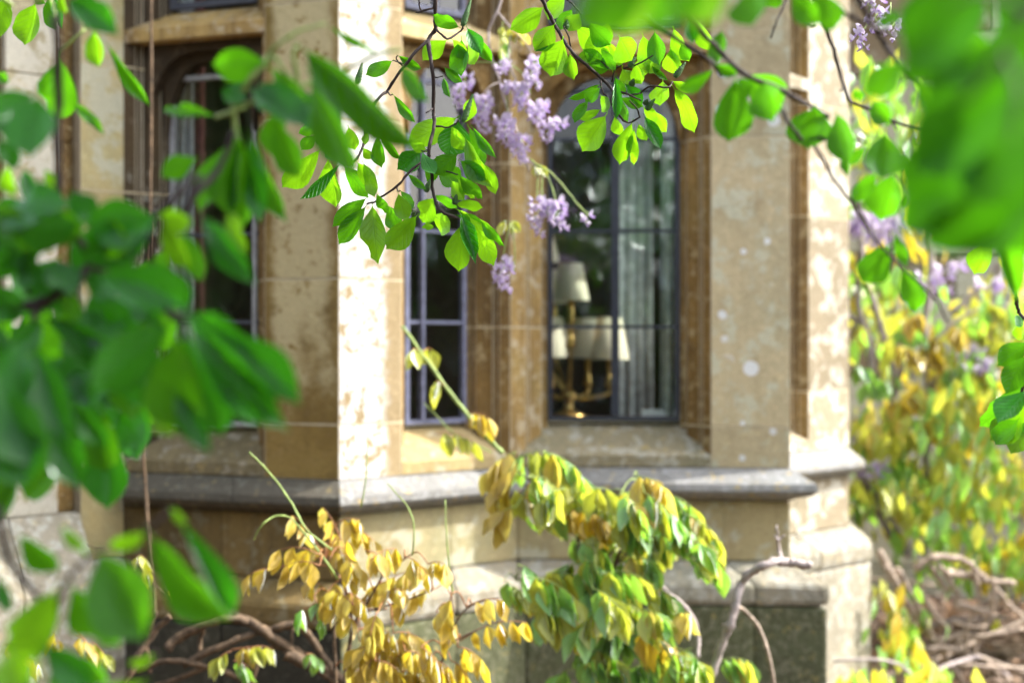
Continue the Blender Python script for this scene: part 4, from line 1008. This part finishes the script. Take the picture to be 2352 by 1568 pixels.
# the rest of its leaves, too many to count
def scatter(name, parent, spots, mats, size, r, label=None, flat=False, wr=.42):
    V, F, U, fm = [], [], [], []
    for (q, mi) in spots:
        s = size * r.uniform(.55, 1.35)
        dv = Vector((r.uniform(-.5, .5), r.uniform(-.5, .4), -1 if not flat else r.uniform(-.2, .2)))
        if flat: dv = Vector((r.uniform(-1, 1), r.uniform(-1, 1), r.uniform(-.2, .2)))
        dv.normalize(); n = Vector((r.choice((-1, 1)) * r.uniform(.3, 1.6), -1, r.uniform(-.4, .5))) if not flat else Vector((r.uniform(-.4, .4), r.uniform(-.4, .4), 1))
        M = frame_matrix(q, dv * s, n, s * r.uniform(wr * .85, wr * 1.15)); o = len(V)
        for (x, y, zz) in ((0, 0, 0), (-.5, .4, .08), (0, .45, 0), (.5, .4, .08), (-.32, .75, .0), (0, .78, -.06), (.32, .75, .0), (0, 1, -.14)):
            V.append(M @ Vector((x, y, zz))); U.append((.5 + x, y))
        F += [(o, o + 2, o + 1), (o, o + 3, o + 2), (o + 1, o + 2, o + 5, o + 4), (o + 2, o + 3, o + 6, o + 5), (o + 4, o + 5, o + 7), (o + 5, o + 6, o + 7)]
        fm += [mi] * 6
    c = sum(V, Vector()) / len(V)
    me = mesh(name, [v - c for v in V], F, mats, fm, smooth=True, uv=U)
    return put(name, me, parent, c, label=label, kind='stuff')
r6 = random.Random(5)
sp = []
PG = [(1940, 1030), (2010, 920), (2090, 840), (2150, 760), (2240, 700), (2352, 640), (2700, 600), (2700, 1420), (2352, 1330), (2250, 1310), (2150, 1250), (2080, 1180), (2010, 1130)]
clumps = []
while len(clumps) < 190:
    u, v = r6.uniform(1930, 2700), r6.uniform(600, 1430)
    if inpoly(u, v, PG): clumps.append((u, v, r6.uniform(6.2, 7.3)))
for (u, v) in ((1980, 200), (2020, 260), (2060, 330), (1990, 330), (2110, 270), (2080, 230), (1970, 140), (2040, 420), (1990, 420), (2150, 330), (2180, 240), (1985, 540), (2010, 600), (2100, 520), (1960, 300), (2060, 160), (2130, 420), (2230, 380), (1980, 760), (2260, 250), (2300, 420)): clumps.append((u, v, r6.uniform(6.3, 7.0)))
for k in range(16): clumps.append((r6.uniform(1960, 2330), r6.uniform(600, 780), r6.uniform(6.6, 7.2)))
for (u, v, d) in clumps:
    yel = r6.random()
    for k in range(15):
        mi = 0 if yel < (.26 if v < 900 else .10) and r6.random() < .75 else ((1 if r6.random() < .8 else 2) if yel < .58 else (2 if r6.random() < .75 else 1))
        if yel > .92: mi = 3 if r6.random() < .6 else 1
        an = r6.gauss(0, 42); bn = r6.gauss(0, 24)
        sp.append((P(u + an, v + bn + abs(an) * .5, d + r6.gauss(0, .08)), mi))
for (u, v, d) in [(2050, 1360, 5.9), (2100, 1420, 5.9), (2070, 1480, 5.7), (2010, 1545, 5.3), (2150, 1540, 5.3), (1960, 1560, 5.1), (2060, 1440, 5.8)]:
    for k in range(16): sp.append((P(u + r6.gauss(0, 32), v + r6.gauss(0, 16), d + r6.gauss(0, .06)), r6.choice((1, 1, 2, 2, 0))))
scatter('leaflets', W6, sp, [lf_orange, lf_lime, lf_green, lf_copper], .105, r6)
# ---------------- pale garden wall behind it
gw = thing('garden_wall', (3.4, 8.2, 0), 'pale stone garden wall behind the wisteria at right', 'wall')
st_gw = stone('pale_wall_stone', (.40, .39, .31), (.33, .32, .25), (.2, .19, .14), .4, ((.52, .53, .46), .5, 4), seed=31)
st_gd = stone('brown_wall_stone', (.22, .17, .11), (.17, .13, .08), (.1, .08, .05), .4, ((.4, .4, .33), .3, 6), seed=33)
rg = random.Random(3); zc = -.3; row = 0
box('wall_core', 1.79, 8.0, 8.16, 8.45, -.4, 3.55, st_gd, gw)
while zc < 3.5:
    h = rg.uniform(.2, .3); xc = 1.8 - rg.uniform(0, .3)
    while xc < 8:
        L = rg.uniform(.35, .7); x0 = max(1.8, xc)
        if xc + L - x0 > .08: box('wall_stone', x0, xc + L - .008, 8.10 + rg.uniform(-.012, .012), 8.158, zc, zc + h - .008, rg.choice((st_gw, st_gw, st_gw, st_gd)), gw, bevel=.008)
        xc += L
    zc += h; row += 1
# ---------------- tangled stems on the ground
TG = vine('tangle of fallen grey brown vine stems on the soil beside the far pier', 12, 1300, 1300, 6.0, name='vine_tangle', cat='dead vine')
stems(TG, '''12 17.60 12.00 860 700 1000 960 1140 1180 1240 1320;
12 14.40 9.60 980 820 1060 960 1130 1080 1210 1250;
12 17.60 12.80 1100 820 1200 760 1320 740 1480 790;
12 12.80 9.60 1200 800 1260 900 1320 960;
12 11.20 8.00 1260 800 1330 900 1390 1000;
12 19.20 12.80 1300 850 1400 860 1460 870 1600 900 1750 920;
12 20.80 14.40 1380 1050 1440 1070 1580 1110;
12 11.20 8.00 1480 820 1500 900 1520 1040 1450 1200 1440 1360;
12 11.20 8.00 1600 880 1620 1000 1560 1190 1490 1360 1480 1568;
12 14.40 9.60 1240 1300 1400 1250 1560 1260 1812 1210;
12 12.80 9.60 1480 810 1600 920 1720 1060 1812 1140;
12 14.40 9.60 1250 1310 1330 1440 1420 1568;
12 16.00 11.20 980 1430 1100 1370 1240 1340 1400 1360 1560 1420 1812 1500;
12 12.80 9.60 1060 1540 1150 1490 1220 1460;
12 10.40 7.20 1230 1400 1260 1500 1270 1600;
12 10.40 7.20 1560 1420 1640 1500 1700 1568;
12 9.60 6.40 1240 1360 1220 1480 1160 1568;
12 12.00 8.00 900 800 960 900 1030 990;
12 14.40 9.60 1140 980 1230 1120 1340 1220;
12 9.60 6.40 1340 1170 1460 1200 1560 1190''', 5.9, m_vine, sub=5, jit=.004)
rt = random.Random(77)
for k in range(46):
    px, py = rt.uniform(1.35, 3.9), rt.uniform(5.0, 8.0); an = rt.uniform(0, 6.28); ll = rt.uniform(.25, .9)
    q0 = Vector((px, py, rt.uniform(.02, .07))); q2 = q0 + Vector((math.cos(an) * ll, math.sin(an) * ll * .6, rt.uniform(-.02, .22)))
    q1 = q0.lerp(q2, .5) + Vector((rt.uniform(-.06, .06), rt.uniform(-.06, .06), rt.uniform(0, .1)))
    tube('stem', [q0, q1, q2], rt.uniform(.006, .018), rt.uniform(.004, .009), rt.choice((m_vine, m_vpale, m_vine)), TG, n=6, sub=5, jit=.004, wob=.14)
TL = vine('dark tangle of thick brown wisteria trunks at the shaded foot of the bay', 9, 1200, 1400, 4.0, name='vine_tangle', cat='dead vine')
stems(TL, '''9 11.52 8.64 780 1640 900 1400 1000 1240 1110 1130;
9 14.40 11.52 1090 1340 1200 1250 1330 1190 1500 1140 1640 1180 1740 1250;
9 10.80 8.64 1200 1450 1500 1300 1720 1230 1916 1200;
10 14.40 12.96 -20 1150 60 1160 150 1220 300 1330 420 1400 640 1568;
10 10.80 8.64 220 1210 380 1190 480 1290 560 1420 680 1568;
10 18.72 15.84 300 1380 420 1430 560 1480 720 1600;
9 9.36 7.20 850 1500 1100 1420 1400 1470 1600 1560;
9 8.64 6.48 1740 1250 1800 1320 1900 1380;
9 7.20 5.04 1300 1460 1310 1300 1330 1200;
9 6.48 4.32 980 1500 960 1300 1020 1100;
10 7.92 5.76 80 1580 120 1420 240 1300;
10 5.04 3.60 330 1380 340 1220 345 1180;
9 3.60 2.16 1080 950 1150 1010 1220 1050 1310 1080;
9 2.16 1.44 570 660 620 685 680 690;
9 2.16 1.44 940 870 1060 960 1160 1060 1220 1110;
9 8.64 6.48 1000 1600 1250 1500 1480 1420''', 4.0, m_vdark, sub=5, jit=.0025)
pp2 = stems(TL, '10 2.4 1.4 -60 1350 80 1340 220 1370;9 2 1.4 480 1180 560 1300 600 1420', 3.9, m_redstem)
arcs(TL, pp2, '10 -60 1360 -150 1420 5 l;10 0 1350 100 1340 7 c;10 60 1340 220 1350 8 l;10 -40 1420 60 1480 7 g;9 500 1250 600 1360 7 c;9 600 1300 680 1380 6 l;9 30 1320 150 1380 6 o;9 180 1400 250 1440 4 c;9 890 740 950 760 4 l;9 940 820 960 830 3 l;9 1120 920 1220 960 5 c;9 330 1230 380 1290 4 o;10 430 1380 500 1400 4 g', 3.85, .08, 'l', .06, {'l': .6, 'g': .4}, link=False)
TS = vine('thin grey vine stem hanging straight down over the left string course', 9, 960, 300, 4.3, name='hanging_vine', cat='dead vine')
stems(TS, '9 4.5 5.5 990 -3000 985 -1900 975 -1000 955 -500 940 -100 935 100 950 300 965 500 985 700 1000 900 1010 1150', 4.35, m_vdark)
# ---------------- bare branch in front of the mossy plinth
DB = thing('bare_branch', Q(11, 1310, 1568, 4.0), 'bare bleached branch with a forked stub before the mossy plinth', 'branch')
stems(DB, '''11 13 12 1250 1700 1330 1530 1400 1330 1460 1190 1500 1040 1530 920 1600 840 1700 790 1800 770;11 14 12 1780 780 1840 775 1900 790 1990 800;11 7 3 1800 770 1780 690 1770 620 1765 540;11 4 2 1775 640 1745 600;11 4 2 1772 630 1815 600;11 5 2.5 1440 1190 1405 1185''', 4.0, m_vpale, sub=5, jit=.003)
DB2 = thing('bare_branch', Q(11, 1240, 1400, 4.05), 'short arching pale stem right of the lime wisteria', 'branch')
stems(DB2, '11 9 8 940 900 1050 980 1150 1060 1220 1160 1250 1280 1245 1400', 4.05, m_vpale)
DB3 = thing('bare_branch', Q(11, 1740, 1568, 4.1), 'thin arching brown stem before the mossy plinth block', 'branch')
stems(DB3, '11 6 5 1500 1060 1560 1100 1650 1210 1710 1380 1745 1568 1750 1700', 4.1, m_vine)
# ---------------- leaf litter
rl = random.Random(9); sp = []
m_litter = leafmat('dry_leaf_litter', (.26, .15, .08), (.15, .08, .03), .25, .6, .5, .3)
m_litter2 = leafmat('pale_leaf_litter', (.42, .32, .25), (.15, .08, .03), .25, .6, .4, .3)
for k in range(2600):
    if rl.random() < .7: xx, yy = rl.uniform(1.1, 4.2), rl.uniform(4.6, 8.0)
    else: xx, yy = rl.uniform(-2.2, 1.2), rl.uniform(3.2, 4.7)
    sp.append((Vector((xx, yy, gz(xx, yy) + rl.uniform(.004, .05))), rl.choice((0, 0, 1))))
tag(scatter('leaf_litter', None, sp, [m_litter, m_litter2], .085, rl, flat=True, wr=.5), 'dry brown leaf litter over the soil', 'leaf litter')
# ---------------- the garden opposite (seen in the window glass) and unseen leaves added overhead for shade
rh = random.Random(13); sp = []
for k in range(15000):
    an = rh.uniform(math.radians(168), math.radians(372)); hh = rh.random() ** .8
    top = 6.8 + 1.3 * math.sin(an * 5) + .8 * math.sin(an * 11 + 1)
    if an > math.radians(325): top *= .45
    if abs(an - math.radians(270)) < .3: top = 4.5 + .35 * math.sin(an * 23)
    R = 12.5 + rh.uniform(-.9, .9) + 1.2 * math.sin(an * 7)
    sp.append((Vector((R * math.cos(an), R * math.sin(an) + 2, hh * top)), 0 if an < math.radians(262) else rh.choice((0, 1, 1, 2))))
hedge = scatter('garden_hedge', None, sp, [lf_hedge_shade, lf_dark, lf_mid], .75, rh, wr=.7)
tag(hedge, 'green garden hedge across from the house, mirrored in the window glass', 'hedge')

rc = random.Random(17); sp = []  # leaves put above the frame in the sun's path, shading the left bough
for k in range(320):
    cx, cyy, czz = rc.choice(((.15, 1.25, 2.15), (.4, 1.4, 2.3), (.65, 1.2, 2.35), (.3, 1.6, 2.2), (.85, 1.45, 2.5), (-.05, 1.35, 2.1), (.55, 1.65, 2.4), (1.0, 1.25, 2.6)))
    sp.append((Vector((cx + rc.gauss(0, .17), cyy + rc.gauss(0, .14), max(2.0 - .2 * (cx < 0), czz + rc.gauss(0, .1)))), rc.choice((0, 1, 1))))
sp = [(q, m) for q, m in sp if q.z > CAMZ + .25 * q.y + .2]
tag(scatter('magnolia_shade_foliage', None, sp, [lf_dark, lf_mid], .13, rc, wr=.6), 'unseen magnolia foliage added overhead for shade', 'foliage')
